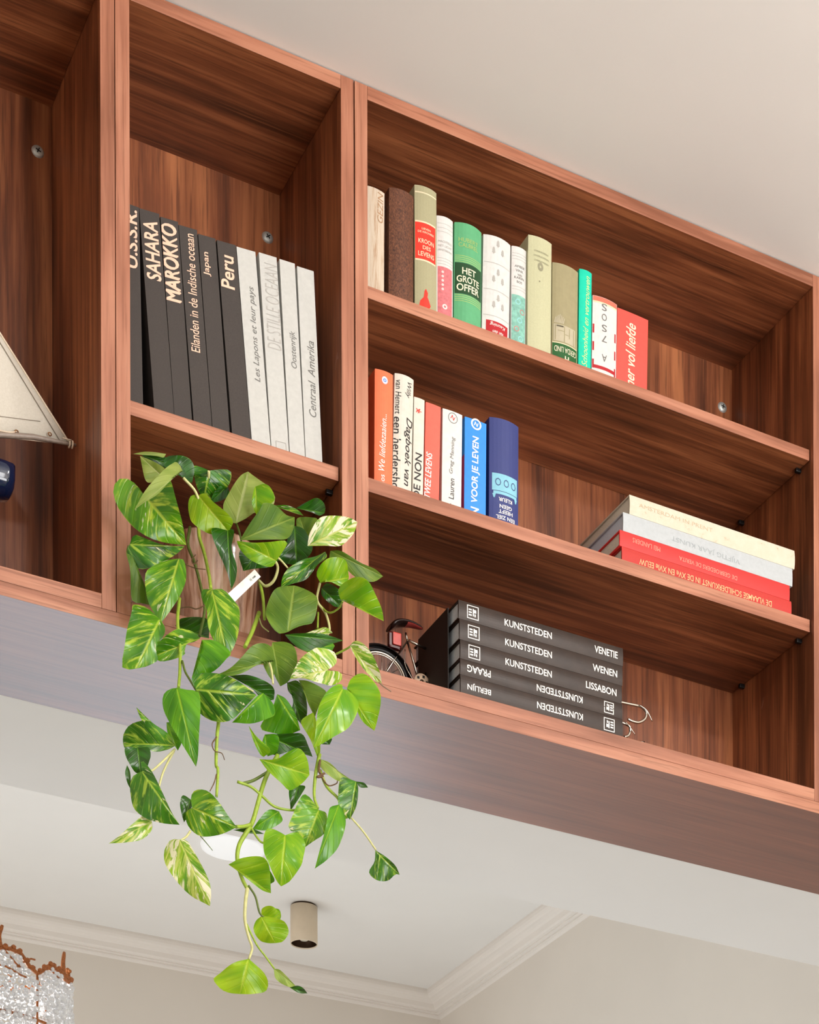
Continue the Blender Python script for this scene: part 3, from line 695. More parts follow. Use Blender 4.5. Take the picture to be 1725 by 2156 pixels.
hb = pathobj('handlebar', [first, KH(Kh(1334, 1484)), KH(Kh(1350, 1488)), KH(Kh(1361, 1499)), KH(Kh(1359, 1513)), KH(Kh(1346, 1521)), KH(Kh(1333, 1519)), KH(Kh(1322, 1514))], 0.0026, chrome_m, bh)
pathobj('brake_cable', [KH(Kh(1346, 1484, -0.004)), KH(Kh(1362, 1496, -0.006)), KH(Kh(1374, 1519, -0.004))], 0.0009, chrome_m, hb)
f2 = KH(Kh(1316, 1522)); f2.x = 0.0
hb2 = pathobj('handlebar', [f2, KH(Kh(1321, 1526)), KH(Kh(1327, 1537)), KH(Kh(1324, 1548)), KH(Kh(1315, 1552))], 0.0024, chrome_m, bh)
pathobj('brake_cable', [KH(Kh(1318, 1520, -0.004)), KH(Kh(1328, 1533, -0.006)), KH(Kh(1338, 1547, -0.004))], 0.0009, chrome_m, hb2)
q0 = KH(Kh(1325, 1560)); q1 = KH(Kh(1357, 1563))
pathobj('front_fork', [Vector((0, q0.y, q0.z)), q0, q1], 0.002, chrome_m, bh)

# ------------------------------------------------------------------ model sailboat in the left bookcase
sail_m = N('sail_canvas'); v = sail_m.objvec((1, 1, 1)); f = sail_m.noise(v, 380, 3, 0.6); f2 = sail_m.noise(v, 9, 3)
sail_m.link(sail_m.mix(sail_m.math('MULTIPLY', f2, 0.35), sail_m.ramp(f, [(0.3, lin((206, 198, 184))), (0.7, lin((218, 211, 198)))]), lin((198, 187, 168))), sail_m.b.inputs['Base Color']); sail_m.set(Roughness=0.85)
hull_m = plain('navy_gloss_lacquer', (5, 26, 58), 0.1, 0.06, 30, coat=0.6); spar_m = plain('pale_varnished_spar', (176, 156, 136), 0.45, 0.12, 200); rope_m = plain('cotton_rope', (226, 206, 182), 0.9, 0.1, 600)
YV = 0.13
boat = thing('model_sailboat', 'model sailboat with canvas sail and navy hull in the left bookcase', 'model boat', (-0.45, YV, T))
def V(p): return Vector(p) - Vector((-0.45, YV, T))
hz1, hz0 = at(12, 990, YV).z, at(12, 1056, YV).z; hx = at(25, 1020, YV).x
bm = bmesh.new(); rings = []; x_b = -0.80
for k in range(17):
    t = k/16; x = hx + (x_b-hx)*t
    x = hx + (x_b-hx)*t**1.8
    s_ = 1.0 if t > 0.2 else (0.72, 0.90, 0.97, 0.99)[k]
    half = 0.030*s_*(1-max(0, (t-0.45)/0.55)**2.2)+0.0008; top = hz1+0.004*t*t*3; dp = (hz1-hz0)*s_*(1-max(0, (t-0.5)/0.5)**2*0.8)
    rings.append([bm.verts.new(V((x, YV+half*yy, top-dp*zz))) for yy, zz in ((-1, 0.04), (-1.04, 0.3), (-0.95, 0.65), (-0.6, 0.92), (0, 1.0), (0.6, 0.92), (0.95, 0.65), (1.04, 0.3), (1, 0.04), (0.85, 0), (-0.85, 0))])
for k in range(16):
    for j in range(11): bm.faces.new((rings[k][j], rings[k][(j+1) % 11], rings[k+1][(j+1) % 11], rings[k+1][j])).smooth = True
bm.faces.new(rings[0][::-1]); bm.faces.new(rings[-1])
link_mesh('hull', bm, hull_m, boat)['label'] = 'glossy navy hull'
bm = bmesh.new(); add_box(bm, V((-0.56, YV-0.03, T+0.0003)), V((-0.36, YV+0.03, T+0.012)), 0.002)
for x in (-0.53, -0.39): add_box(bm, V((x-0.006, YV-0.022, T+0.01)), V((x+0.006, YV+0.022, hz0+0.012)), 0.002)
link_mesh('stand', bm, spar_m, boat)
clew = at(148, 936, YV); ft = at(0, 921, YV); le = at(0, 702, YV)
mast_x = -0.45
foot_z = clew.z + (ft.z-clew.z)*((clew.x-mast_x)/(clew.x-ft.x))
head_z = min(clew.z + (le.z-clew.z)*((clew.x-mast_x)/(clew.x-le.x)), 0.93)
bm = bmesh.new(); tube(bm, [V((mast_x-0.004, YV, hz1-0.01)), V((mast_x-0.004, YV, min(head_z+0.03, 0.955)))], 0.0035, 10); link_mesh('mast', bm, spar_m, boat)
bm = bmesh.new(); n = 14; grid = []
for i in range(n+1):
    row = []
    for j in range(n+1):
        s_ = i/n; t = j/n                      # s_: foot -> head, t: mast -> leech
        pm = Vector((mast_x, YV, foot_z+(head_z-foot_z)*s_))
        pl = Vector((clew.x, YV, clew.z)).lerp(Vector((mast_x, YV, head_z)), s_)
        p = pm.lerp(pl, t); p.y -= 0.016*math.sin(PI*t)*math.sin(PI*min(1, s_*1.1+0.06)); row.append(bm.verts.new(V(p)))
    grid.append(row)
for i in range(n):
    for j in range(n):
        if (grid[i][j].co-grid[i][j+1].co).length < 1e-6: continue
        bm.faces.new((grid[i][j], grid[i][j+1], grid[i+1][j+1], grid[i+1][j])).smooth = True
bmesh.ops.remove_doubles(bm, verts=bm.verts, dist=1e-5)
bmesh.ops.solidify(bm, geom=bm.faces[:], thickness=0.0006)
sail = link_mesh('sail', bm, sail_m.m, boat)
bm = bmesh.new(); L0, L1 = Vector((clew.x, YV-0.001, clew.z)), Vector((mast_x, YV-0.001, head_z))
def sail_pt(s_, t):
    pm = Vector((mast_x, YV, foot_z+(head_z-foot_z)*s_)); pl = Vector((clew.x, YV, clew.z)).lerp(Vector((mast_x, YV, head_z)), s_)
    p = pm.lerp(pl, t); p.y -= 0.016*math.sin(PI*t)*math.sin(PI*min(1, s_*1.1+0.06)) + 0.0012; return V(p)
seam_m = plain('grey_seam_thread', (150, 138, 124), 0.9)
tube(bm, [sail_pt(k/10*0.95, 0.965) for k in range(11)], 0.0006, 4)
for s_ in (0.27, 0.31, 0.62, 0.655): tube(bm, [sail_pt(s_+0.05*(k/8-1), k/8) for k in range(9)], 0.0005, 4)
tube(bm, [sail_pt(0.05, k/10*0.93) for k in range(11)], 0.0005, 4)
link_mesh('seams', bm, seam_m, sail)
bm = bmesh.new(); tube(bm, [sail_pt(k/12, 1.0)+Vector((0, 0.001, 0)) for k in range(13)], 0.0016, 6); tube(bm, [sail_pt(0, k/12)+Vector((0, 0.001, 0)) for k in range(13)], 0.0012, 6); link_mesh('bolt_rope', bm, rope_m, sail)
be0 = at(160, 937.5, YV-0.004)
bm = bmesh.new(); tube(bm, [V((mast_x, YV-0.003, foot_z-0.010)), V((clew.x-0.06, YV-0.004, clew.z-0.0085)), V((clew.x-0.012, YV-0.004, clew.z-0.003)), V(be0)], [0.0045, 0.0045, 0.003, 0.0024], 10)
boom = link_mesh('boom', bm, plain('grey_brown_spar', (150, 134, 122), 0.4, 0.15, 200), boat)
bm = bmesh.new(); kn = at(149, 935.5, YV-0.004)
for dx in (-0.0022, 0.0022):
    tube(bm, [V(kn+Vector((dx, 0.0045*math.cos(a), 0.0052*math.sin(a)))) for a in [2*PI*k/12 for k in range(13)]], 0.0015, 6, caps=False)
tube(bm, spline([V(kn+Vector((0, -0.005, 0.004))), V(kn+Vector((-0.008, -0.006, 0.003))), V(kn+Vector((-0.014, -0.004, 0.004)))], 4), 0.001, 6)
link_mesh('rope_knot', bm, rope_m, boat)
gm = at(36, 908, YV-0.004); bm = bmesh.new(); tube(bm, spline([V(gm), V(gm+Vector((-0.014, -0.004, -0.008))), V(gm+Vector((-0.05, -0.004, -0.012)))], 5), 0.0012, 6); link_mesh('reef_line', bm, rope_m, boat)
for u, v_ in ((35, 909), (105, 914)):
    p = at(u, v_, YV-0.006); bm = bmesh.new(); tube(bm, [V(p+Vector((0.0026*math.cos(a), 0, 0.0026*math.sin(a)))) for a in [2*PI*k/10 for k in range(11)]], 0.0009, 5, caps=False)
    link_mesh('grommet', bm, plain('brass_grommet', (140, 96, 60), 0.3, metallic=1.0), sail)

# ------------------------------------------------------------------ ceiling spot and round ceiling disc in the back room
spot_m = plain('champagne_lacquer', (226, 208, 182), 0.45, 0.03, 30, spec=0.4); dark_in = plain('dark_bronze_inside', (64, 44, 30), 0.35, 0.1, metallic=0.6)
la, lb_ = at_z(611, 1905, H), at_z(669, 1911, H); lc = (la+lb_)/2; R_ = (la-lb_).length/2*0.985
sp = thing('ceiling_spotlight', 'small champagne cylinder spotlight on the back room ceiling', 'lamp', (lc.x, lc.y, H+0.002))
hL = 0.128
bm = bmesh.new(); lathe(bm, [(R_*0.9, 0.0), (R_*0.9, -0.006)], 32, close=True); link_mesh('mounting_ring', bm, dark_in, sp)['label'] = 'dark shadow gap mounting ring'
bm = bmesh.new(); lathe(bm, [(R_*0.9, -0.006), (R_, -0.006), (R_, -hL), (R_*0.96, -hL-0.001), (R_*0.94, -hL+0.004)], 48); link_mesh('housing', bm, spot_m, sp, recalc=False)
bm = bmesh.new(); lathe(bm, [(R_*0.94, -hL+0.003), (R_*0.86, -hL+0.03), (0.022, -hL+0.05), (0.0, -hL+0.05)], 32); link_mesh('reflector', bm, dark_in, sp)
bm = bmesh.new(); lathe(bm, [(0.0, -hL+0.012), (0.012, -hL+0.013), (0.018, -hL+0.02), (0.02, -hL+0.05)], 20); link_mesh('bulb', bm, plain('bulb_glass', (220, 210, 190), 0.1, 0.02), sp)
dc = at_z(492, 1783, H); bm = bmesh.new(); lathe(bm, [(0.0, -0.010), (0.085, -0.010), (0.098, -0.006), (0.1, 0.002)], 48)
dn = N('lit_white_diffuser'); dn.set(Roughness=0.5, Base_Color=lin((246, 246, 246))); dn.b.inputs['Emission Color'].default_value = (1, 1, 1, 1); dn.b.inputs['Emission Strength'].default_value = 0.16
disc = link_mesh('ceiling_light', bm, dn.m, smooth=False); disc.location = (dc.x, dc.y, H+0.0005)
tag(disc, 'flat round white ceiling light in the back room behind the plant', 'lamp')

# ------------------------------------------------------------------ trailing plant in its pot
potc = at(455, 1240, 0.105); potc.x = 0.190; potc.y = 0.108
plant = thing('pothos_plant', 'trailing variegated pothos in a glossy brown pot on the narrow bookcase bottom', 'plant', (potc.x, potc.y, T))
PO = Vector((potc.x, potc.y, T))
pot_m = N('glossy_wood_grain_glaze'); v = pot_m.objvec((1, 1, 0.05)); f = pot_m.noise(v, 90, 4, 0.6, 0.2)
pot_m.link(pot_m.ramp(f, [(0.34, lin((140, 92, 70))), (0.5, lin((196, 148, 124))), (0.66, lin((218, 184, 164)))]), pot_m.b.inputs['Base Color'])
pot_m.set(Roughness=0.14); pot_m.b.inputs['Coat Weight'].default_value = 0.8; pot_m.b.inputs['Coat Roughness'].default_value = 0.04
soil_m = plain('potting_soil', (50, 36, 26), 0.95, 0.3, 200, bump=0.6)
bm = bmesh.new(); lathe(bm, [(0.0, 0.0004), (0.058, 0.0004), (0.062, 0.004), (0.0705, 0.08), (0.0765, 0.150), (0.079, 0.172), (0.0775, 0.175), (0.074, 0.172), (0.071, 0.150), (0.069, 0.140)], 48)
link_mesh('pot', bm, pot_m.m, plant, recalc=False)['label'] = 'glossy brown pot'
bm = bmesh.new(); lathe(bm, [(0.0705, 0.150), (0.05, 0.156), (0.0, 0.158)], 32); link_mesh('soil', bm, soil_m, plant, recalc=False)

def leafmat(name, dark, lite, streak, cream, amt_s, amt_c, trans=0.22, rough=0.32):
    n = N(name)
    uv = n.n.new('ShaderNodeUVMap'); sep = n.n.new('ShaderNodeSeparateXYZ'); n.link(uv.outputs[0], sep.inputs[0])
    oi = n.n.new('ShaderNodeObjectInfo'); rnd = oi.outputs['Random']
    a = n.math('MULTIPLY', n.math('ABSOLUTE', n.math('SUBTRACT', sep.outputs[0], 0.5)), 2.0)
    sgn = n.math('SIGN', n.math('SUBTRACT', sep.outputs[0], 0.5))
    t = n.math('SUBTRACT', sep.outputs[1], n.math('MULTIPLY', a, 0.42))
    cmb = n.n.new('ShaderNodeCombineXYZ'); n.link(n.math('MULTIPLY_ADD', a, 1.3, n.math('MULTIPLY', sgn, 7.0)), cmb.inputs[0]); n.link(n.math('MULTIPLY', t, 7.0), cmb.inputs[1])
    n.link(n.math('MULTIPLY', rnd, 57.0), cmb.inputs[2])
    f1 = n.noise(cmb.outputs[0], 1.15, 4, 0.6, 0.5); f2 = n.noise(cmb.outputs[0], 0.55, 2, 0.5, 0.2)
    cm2 = n.n.new('ShaderNodeCombineXYZ'); n.link(n.math('MULTIPLY_ADD', a, 0.9, n.math('MULTIPLY', sgn, 3.0)), cm2.inputs[0]); n.link(n.math('MULTIPLY', t, 3.4), cm2.inputs[1]); n.link(n.math('MULTIPLY_ADD', rnd, 31.0, 5.0), cm2.inputs[2])
    f3 = n.noise(cm2.outputs[0], 1.5, 4, 0.6, 0.5)
    c = n.mix(n.step(f2, 0.30, 0.70), lin(dark), lin(lite))
    c = n.mix(n.math('MULTIPLY', n.step(f1, 0.64-amt_s, 0.80-amt_s), 0.85), c, lin(streak))
    c = n.mix(n.step(f3, 0.74-amt_c, 0.80-amt_c), c, lin(cream))
    vein = n.math('ABSOLUTE', n.math('SINE', n.math('MULTIPLY', t, 17.0)))
    c = n.mix(n.math('MULTIPLY', n.step(vein, 0.22, 0.02), 0.10), c, lin(streak))
    c = n.mix(n.math('MULTIPLY', n.step(a, 0.075, 0.02), 0.7), c, lin(streak))
    c = n.mix(n.math('MULTIPLY', n.step(a, 0.94, 1.0), 0.45), c, lin(streak))
    n.link(c, n.b.inputs['Base Color']); n.set(Roughness=rough)
    h = n.math('ADD', n.math('MULTIPLY', n.step(vein, 0.3, 0.0), -0.6), n.math('MULTIPLY', n.step(a, 0.09, 0.0), -1.2)); n.bump(h, 0.5, 0.0012)
    tr = n.n.new('ShaderNodeBsdfTranslucent'); n.link(n.mix(0.35, c, lin((190, 220, 60))), tr.inputs[0])
    mx = n.n.new('ShaderNodeMixShader'); mx.inputs[0].default_value = trans; n.link(n.b.outputs[0], mx.inputs[1]); n.link(tr.outputs[0], mx.inputs[2]); n.link(mx.outputs[0], n.out.inputs[0])
    return n.m
CR = (226, 220, 178)
LM = {'d': leafmat('leaf_deep_green', (10, 54, 5), (30, 96, 9), (92, 148, 28), CR, 0.0, -0.10, 0.12, 0.22),
      'm': leafmat('leaf_mid_green', (40, 116, 6), (88, 156, 14), (150, 190, 36), CR, 0.02, -0.04, 0.22, 0.22),
      'l': leafmat('leaf_lime', (86, 154, 6), (144, 188, 14), (186, 208, 60), CR, 0.04, -0.01, 0.32, 0.22),
      'y': leafmat('leaf_yellow_lime', (118, 168, 6), (160, 194, 18), (188, 206, 60), (204, 212, 110), 0.02, -0.06, 0.4, 0.3),
      'v': leafmat('leaf_variegated', (34, 104, 6), (92, 154, 14), (182, 202, 64), CR, 0.13, 0.11, 0.22, 0.22),
      'w': leafmat('leaf_dark_variegated', (14, 74, 6), (54, 122, 14), (168, 196, 64), CR, 0.13, 0.11, 0.15, 0.22),
      'c': leafmat('leaf_cream_marbled', (70, 138, 14), (146, 184, 36), (206, 212, 112), (236, 230, 196), 0.18, 0.24, 0.25, 0.3),
      'p': leafmat('leaf_pale_underside', (126, 154, 58), (166, 184, 92), (196, 204, 136), (212, 210, 172), 0.04, 0.03, 0.35, 0.5),
      'o': leafmat('leaf_olive_underside', (66, 108, 22), (108, 140, 40), (150, 170, 74), (184, 188, 118), 0.04, 0.0, 0.3, 0.45)}
LB = {'d': None, 'm': None, 'l': 'lime green leaf', 'y': 'yellow-lime young leaf', 'v': 'variegated leaf', 'w': 'dark variegated leaf', 'c': 'cream marbled leaf', 'p': 'pale leaf underside', 'o': 'olive leaf underside'}
lrng = random.Random(5)
def leaf_own(o, b, t, LS, RS, Y, mat, dY=0.0, fold=0.3, arch=0.10):
    """a leaf with its own outline: LS and RS run from the stalk to the tip along the two margins"""
    ox, oy = ((210, 926), (210, 1474))[o]; sc = 2.559
    cv = lambda p: (ox+p[0]/sc, oy+p[1]/sc)
    fold *= 1.45; arch *= 1.5
    b, t = cv(b), cv(t); Bp, Tp = at(b[0], b[1], Y), at(t[0], t[1], Y+dY)
    mid = (Bp+Tp)/2; view = (mid-CAM).normalized(); ax = Tp-Bp; L = ax.length; e1 = ax/L
    side = e1.cross(view).normalized(); nrm = -side.cross(e1).normalized()
    if nrm.dot(view) > 0: nrm = -nrm
    def onplane(p):
        u, v_ = cv(p); d = FW + RT*((u-PX)/FPX) - UP*((v_-PY)/FPX)
        q = CAM + d*((Bp-CAM).dot(nrm)/d.dot(nrm)); r = q-Bp
        return Vector((r.dot(e1)/L, r.dot(side), 0))
    n, M = 18, 5; ph = lrng.random()*6
    bm = bmesh.new(); uvl = bm.loops.layers.uv.new('UVMap'); uvs = {}; cols = []
    wmax = 1e-5; curves = []
    for lst in (LS, RS):
        Q = spline([Vector((0, 0, 0))]+[onplane(p) for p in lst]+[Vector((1, 0, 0))], 8)
        acc = [0.0]
        for a, c in zip(Q, Q[1:]): acc.append(acc[-1]+math.hypot((c.x-a.x)*L, c.y-a.y))
        R = []
        for i in range(n+1):
            d = acc[-1]*i/n; k = next((k for k in range(1, len(acc)) if acc[k] >= d-1e-9), len(acc)-1)
            f = (d-acc[k-1])/max(1e-9, acc[k]-acc[k-1]); R.append(Q[k-1].lerp(Q[k], f))
        curves.append(R); wmax = max([wmax]+[abs(p.y) for p in R])
    mids = [bm.verts.new((0, 0, 0)) for i in range(n+1)]
    def place(v_, al, x, q):
        ac = min(1.15, max(-0.3, al))
        z = arch*L*(3.2*ac*(1-ac) if ac > 0 else 1.2*ac) - arch*L*0.5*ac*abs(ac) + fold*abs(x)*(1-0.35*q) + 0.16*abs(x)*math.sin(8*ac+ph)*q
        v_.co = Bp-PO + e1*(al*L) + side*x + nrm*z
    ms = [(i/n)**1.25 for i in range(n+1)]
    for i in range(n+1): place(mids[i], ms[i], 0, 0); uvs[mids[i]] = (0.5, ms[i])
    for sg, R in zip((-1, 1), curves):
        g = []
        for i in range(n+1):
            row = [mids[i]]
            for k in range(1, M+1):
                q = k/M; v_ = bm.verts.new((0, 0, 0)); al = ms[i]+(R[i].x-ms[i])*q; x = R[i].y*q
                place(v_, al, x, q); uvs[v_] = (0.5+sg*0.5*min(1, abs(x)/wmax*0.6+q*0.4), al); row.append(v_)
            g.append(row)
        for i in range(n):
            for k in range(M):
                q = [g[i][k], g[i][k+1], g[i+1][k+1], g[i+1][k]]
                try: f = bm.faces.new(q)
                except ValueError: continue
                f.smooth = True
                for lp in f.loops: lp[uvl].uv = uvs[lp.vert]
    bmesh.ops.remove_doubles(bm, verts=bm.verts, dist=1e-5)
    ob = link_mesh('leaf', bm, LM[mat], plant)
    if LB[mat]: ob['label'] = LB[mat]
    return ob
OWN = [
 (0, (240,300), (462,562), [(262,252),(300,225),(345,208),(385,222),(420,320),(448,440)], [(205,250),(160,212),(118,205),(85,238),(80,295),(110,380),(185,475),(275,540),(370,560)], -0.075, 'v', -0.01, 0.22),
 (0, (447,168), (206,362), [(432,140),(405,124),(370,146),(320,182),(262,242),(225,300)], [(400,182),(367,218),(335,262),(290,312),(245,336)], -0.100, 'p', -0.01, 0.3, 0.14),
 (0, (335,195), (217,86), [(362,180),(345,150),(290,117)], [(300,222),(262,232),(243,205),(230,150)], -0.060, 'p'),
 (0, (178,76), (364,76), [(230,64),(300,68)], [(215,80),(300,88),(340,96)], 0.010, 'p'),
 (0, (225,82), (385,135), [(280,78),(350,92)], [(255,108),(330,150)], 0.020, 'd'),
 (0, (352,150), (500,235), [(348,110),(380,88),(440,84),(495,110),(513,160)], [(400,130),(440,140),(472,190)], -0.030, 'd', 0, -0.3, 0.15),
 (0, (592,166), (562,312), [(650,158),(706,166),(704,226),(660,292),(610,330)], [(550,148),(506,140),(510,200),(532,275)], 0.0, 'w', 0.02, -0.3),
 (0, (690,245), (600,335), [(690,300),(650,335)], [(650,250),(610,290)], 0.012, 'd'),
 (0, (162,562), (466,574), [(180,512),(235,532),(335,566)], [(148,605),(182,682),(215,696),(320,660),(410,614)], -0.055, 'w', 0, 0.25),
 (0, (428,640), (330,978), [(460,650),(462,760),(432,850),(382,920)], [(350,650),(268,705),(238,762),(262,862),(300,925)], -0.065, 'v', -0.01, -0.2),
 (0, (152,565), (290,890), [(168,600),(198,690),(238,775),(265,850)], [(147,620),(172,720),(178,872),(235,884)], -0.045, 'o', 0, 0.4),
 (0, (325,968), (205,1216), [(345,1010),(340,1065),(298,1132),(312,1190),(262,1215)], [(252,880),(183,884),(165,950),(138,1080),(132,1180),(160,1208)], -0.080, 'v', -0.02, -0.2),
 (0, (542,1070), (296,1165), [(480,1034),(400,1028),(342,1058),(302,1110)], [(500,1092),(440,1112),(440,1160),(390,1186),(330,1194)], -0.090, 'v', 0, 0.35),
 (0, (408,1002), (592,1072), [(440,958),(575,964)], [(430,1028),(510,1052)], -0.040, 'd'),
 (0, (605,808), (684,1146), [(660,798),(722,860),(757,930),(752,1030),(716,1112)], [(556,798),(546,840),(580,930),(590,1030),(622,1092)], -0.110, 'v', -0.02, -0.2),
 (0, (532,300), (692,492), [(572,294),(622,346),(717,430)], [(500,298),(483,340),(490,410),(522,472),(602,516)], -0.085, 'y', -0.01, 0.4),
 (0, (690,482), (708,792), [(722,490),(724,540),(712,610),(740,700),(732,760)], [(640,490),(606,512),(612,570),(650,650),(686,722)], -0.090, 'd', -0.01, 0.35),
 (0, (737,450), (805,146), [(702,436),(663,370),(698,290),(760,200)], [(790,432),(832,402),(900,372),(947,320),(922,260),(862,198)], -0.035, 'p', 0.03, -0.3),
 (0, (838,252), (846,402), [(892,250),(936,300),(942,352),(900,376)], [(826,300),(822,360)], -0.055, 'l'),  # lime colour stands for the shaded right part of the pale leaf
 (0, (757,540), (1068,410), [(768,510),(792,450),(832,380),(852,354),(930,360),(1000,408)], [(830,548),(920,550),(992,540),(1040,480)], -0.070, 'o', 0, 0.2, 0.12),
 (0, (952,652), (743,546), [(930,682),(880,676),(800,640),(752,582)], [(986,602),(1006,545),(900,546),(820,552)], -0.095, 'l', 0, 0.25, 0.12),
 (0, (1050,462), (1062,668), [(1102,500),(1147,590),(1132,640)], [(1008,560),(962,650),(1000,668)], -0.020, 'd'),
 (0, (1122,562), (1078,412), [(1072,500),(1060,432)], [(1152,520),(1178,440),(1130,420)], -0.010, 'o'),
 (0, (900,560), (780,700), [(960,640),(900,700)], [(800,580),(740,620)], -0.015, 'd'),
 (0, (1058,368), (1217,396), [(1110,330),(1152,310),(1202,334),(1220,366)], [(1130,388),(1180,408)], -0.010, 'd'),
 (0, (938,354), (1102,410), [(1000,350),(1060,374)], [(1000,378),(1060,398)], -0.060, 'w'),
 (0, (1120,572), (1400,438), [(1128,500),(1170,430),(1240,410),(1342,418)], [(1200,576),(1292,574),(1362,512)], -0.095, 'c', -0.01, -0.15),
 (0, (1216,602), (988,787), [(1216,640),(1152,692),(1100,762),(1040,778)], [(1150,640),(1070,664),(1008,700),(984,742)], -0.055, 'w', 0, 0.35),
 (0, (1243,598), (1530,737), [(1300,598),(1402,660),(1482,695)], [(1238,652),(1300,672),(1380,742),(1470,764)], -0.060, 'o', -0.01, 0.3),
 (0, (1190,772), (1352,742), [(1162,722),(1184,658),(1250,636),(1322,664)], [(1230,766),(1292,792)], -0.080, 'l', 0, 0.3, 0.12),
 (0, (1300,862), (1533,978), [(1284,816),(1310,774),(1380,736),(1442,760),(1492,850),(1522,920)], [(1360,888),(1442,934)], -0.120, 'l', -0.01, 0.3, 0.14),
 (0, (1195,798), (1306,904), [(1230,772),(1294,816)], [(1198,840),(1258,894)], -0.040, 'd'),
 (0, (1015,1035), (1050,776), [(962,1042),(908,980),(898,900),(938,820),(988,784)], [(1092,1002),(1152,972),(1174,880),(1152,814),(1100,784)], -0.090, 'o', 0.01, -0.12, 0.06),
 (0, (998,1050), (1320,1082), [(1060,1042),(1180,1042),(1250,1060)], [(1028,1092),(1080,1132),(1152,1128),(1242,1100)], -0.110, 'd', -0.01, 0.3),
 (0, (1085,1050), (1262,1040), [(1150,1024),(1202,1010),(1240,1022)], [(1180,1052)], -0.080, 'c'),
 (0, (1060,1120), (1275,1110), [(1150,1100),(1250,1095)], [(1130,1150),(1230,1150)], -0.070, 'm'),
 (0, (940,1192), (638,1266), [(900,1172),(850,1202),(762,1256),(700,1274)], [(922,1132),(862,1104),(800,1114),(740,1180),(690,1236)], -0.130, 'o', 0, 0.3, 0.12),
 (0, (928,1150), (930,1294), [(950,1220)], [(880,1202),(902,1262)], -0.120, 'o'),
 (0, (550,1078), (497,1278), [(620,1088),(702,1160),(652,1242),(570,1274)], [(552,1130),(528,1202)], -0.125, 'm', 0, 0.3),
 (0, (930,1090), (972,1322), [(1002,1098),(1058,1150),(1064,1230),(1022,1300)], [(922,1180),(942,1270)], -0.100, 'o', 0, 0.2),
 (0, (1226,1242), (1033,1286), [(1302,1250),(1314,1290),(1262,1322),(1170,1312),(1100,1287)], [(1282,1202),(1272,1140),(1190,1116),(1110,1150),(1058,1222)], -0.140, 'c', 0, -0.15),
 (0, (1350,1108), (1518,1318), [(1382,1086),(1432,1110),(1484,1180),(1514,1262)], [(1368,1152),(1420,1232),(1480,1294)], -0.140, 'c', -0.01, 0.3),
 (0, (1332,1342), (1477,1563), [(1350,1290),(1400,1256),(1452,1274),(1502,1340),(1517,1420),(1492,1520)], [(1362,1382),(1384,1450),(1420,1522)], -0.150, 'l', -0.01, -0.2),
 (0, (1310,1342), (1163,1643), [(1342,1350),(1388,1402),(1382,1480),(1332,1562),(1230,1622)], [(1300,1308),(1228,1360),(1178,1440),(1162,1540)], -0.165, 'l', -0.01, -0.15),
 (0, (1072,1294), (1158,1492), [(1132,1310),(1228,1370),(1184,1440)], [(1098,1350),(1124,1422)], -0.120, 'o'),
 (0, (1010,1308), (1090,1534), [(1070,1308),(1112,1390),(1120,1482)], [(1018,1360),(1050,1402),(1038,1472)], -0.090, 'd'),
 (0, (957,1370), (1080,1562), [(1007,1400),(1057,1482)], [(928,1450),(862,1546),(940,1582),(1010,1588)], -0.130, 'm', 0, -0.15),
 (0, (518,1345), (852,1376), [(498,1290),(540,1258),(640,1260),(742,1300)], [(508,1400),(543,1472),(620,1518),(702,1508),(782,1442)], -0.170, 'w', -0.01, -0.15),
 (0, (698,1272), (942,1402), [(790,1263),(892,1300),(938,1342)], [(800,1322),(880,1402)], -0.120, 'd'),
 (0, (882,1364), (720,1517), [(932,1430),(922,1502),(830,1538)], [(838,1390),(778,1452)], -0.145, 'm', 0, 0.3),
 (0, (416,1336), (515,1745), [(472,1350),(534,1362),(544,1450),(542,1560),(530,1690)], [(374,1344),(343,1380),(343,1450),(378,1532),(440,1640)], -0.155, 'm', -0.02, -0.2),
 (1, (410,245), (135,235), [(350,268),(280,278),(230,256),(150,268)], [(352,178),(290,138),(230,108),(160,128),(133,185)], -0.140, 'w', 0, 0.3, 0.12),
 (1, (292,132), (197,38), [(270,108),(230,78)], [(240,122),(215,86)], -0.150, 'v'),
 (1, (360,120), (420,270), [(430,130),(445,220)], [(370,190)], -0.110, 'm'),
 (1, (205,258), (220,392), [(262,262),(275,312),(248,386)], [(138,264),(150,332),(188,386)], -0.145, 'd', 0, 0.2),
 (1, (228,384), (428,667), [(222,322),(252,346),(292,402),(342,502),(392,612)], [(180,408),(162,470),(183,580),(250,642),(332,662)], -0.170, 'w', -0.01, -0.1),
 (1, (148,350), (168,480), [(166,400)], [(138,400),(150,450)], -0.140, 'd'),
 (1, (282,654), (56,769), [(270,702),(215,757),(130,772)], [(230,624),(170,668),(100,734)], -0.150, 'c', 0, 0.3),
 (1, (498,580), (740,686), [(493,520),(520,484),(582,490),(642,550),(692,622)], [(463,610),(478,680),(540,732),(642,727)], -0.170, 'v', -0.01, -0.15),
 (1, (490,535), (456,655), [(500,560),(480,620)], [(450,518),(430,560),(440,620)], -0.150, 'd'),
 (1, (430,750), (590,1102), [(472,760),(532,860),(588,970),(600,1042)], [(380,748),(346,800),(353,880),(408,972),(490,1052)], -0.175, 'c', -0.01, -0.15),
 (1, (860,318), (1140,406), [(940,314),(1000,270),(1062,256),(1112,310)], [(898,380),(960,442),(1010,482),(1082,452)], -0.160, 'l', 0, 0.25, 0.14),
 (1, (803,138), (882,304), [(847,200),(922,272)], [(833,230),(863,290)], -0.140, 'l'),
 (1, (898,188), (1152,308), [(1000,176),(1082,178),(1124,250)], [(883,240),(930,292),(1030,272)], -0.115, 'd'),
 (1, (890,185), (905,300), [(962,200),(960,280)], [(878,240)], -0.120, 'm'),
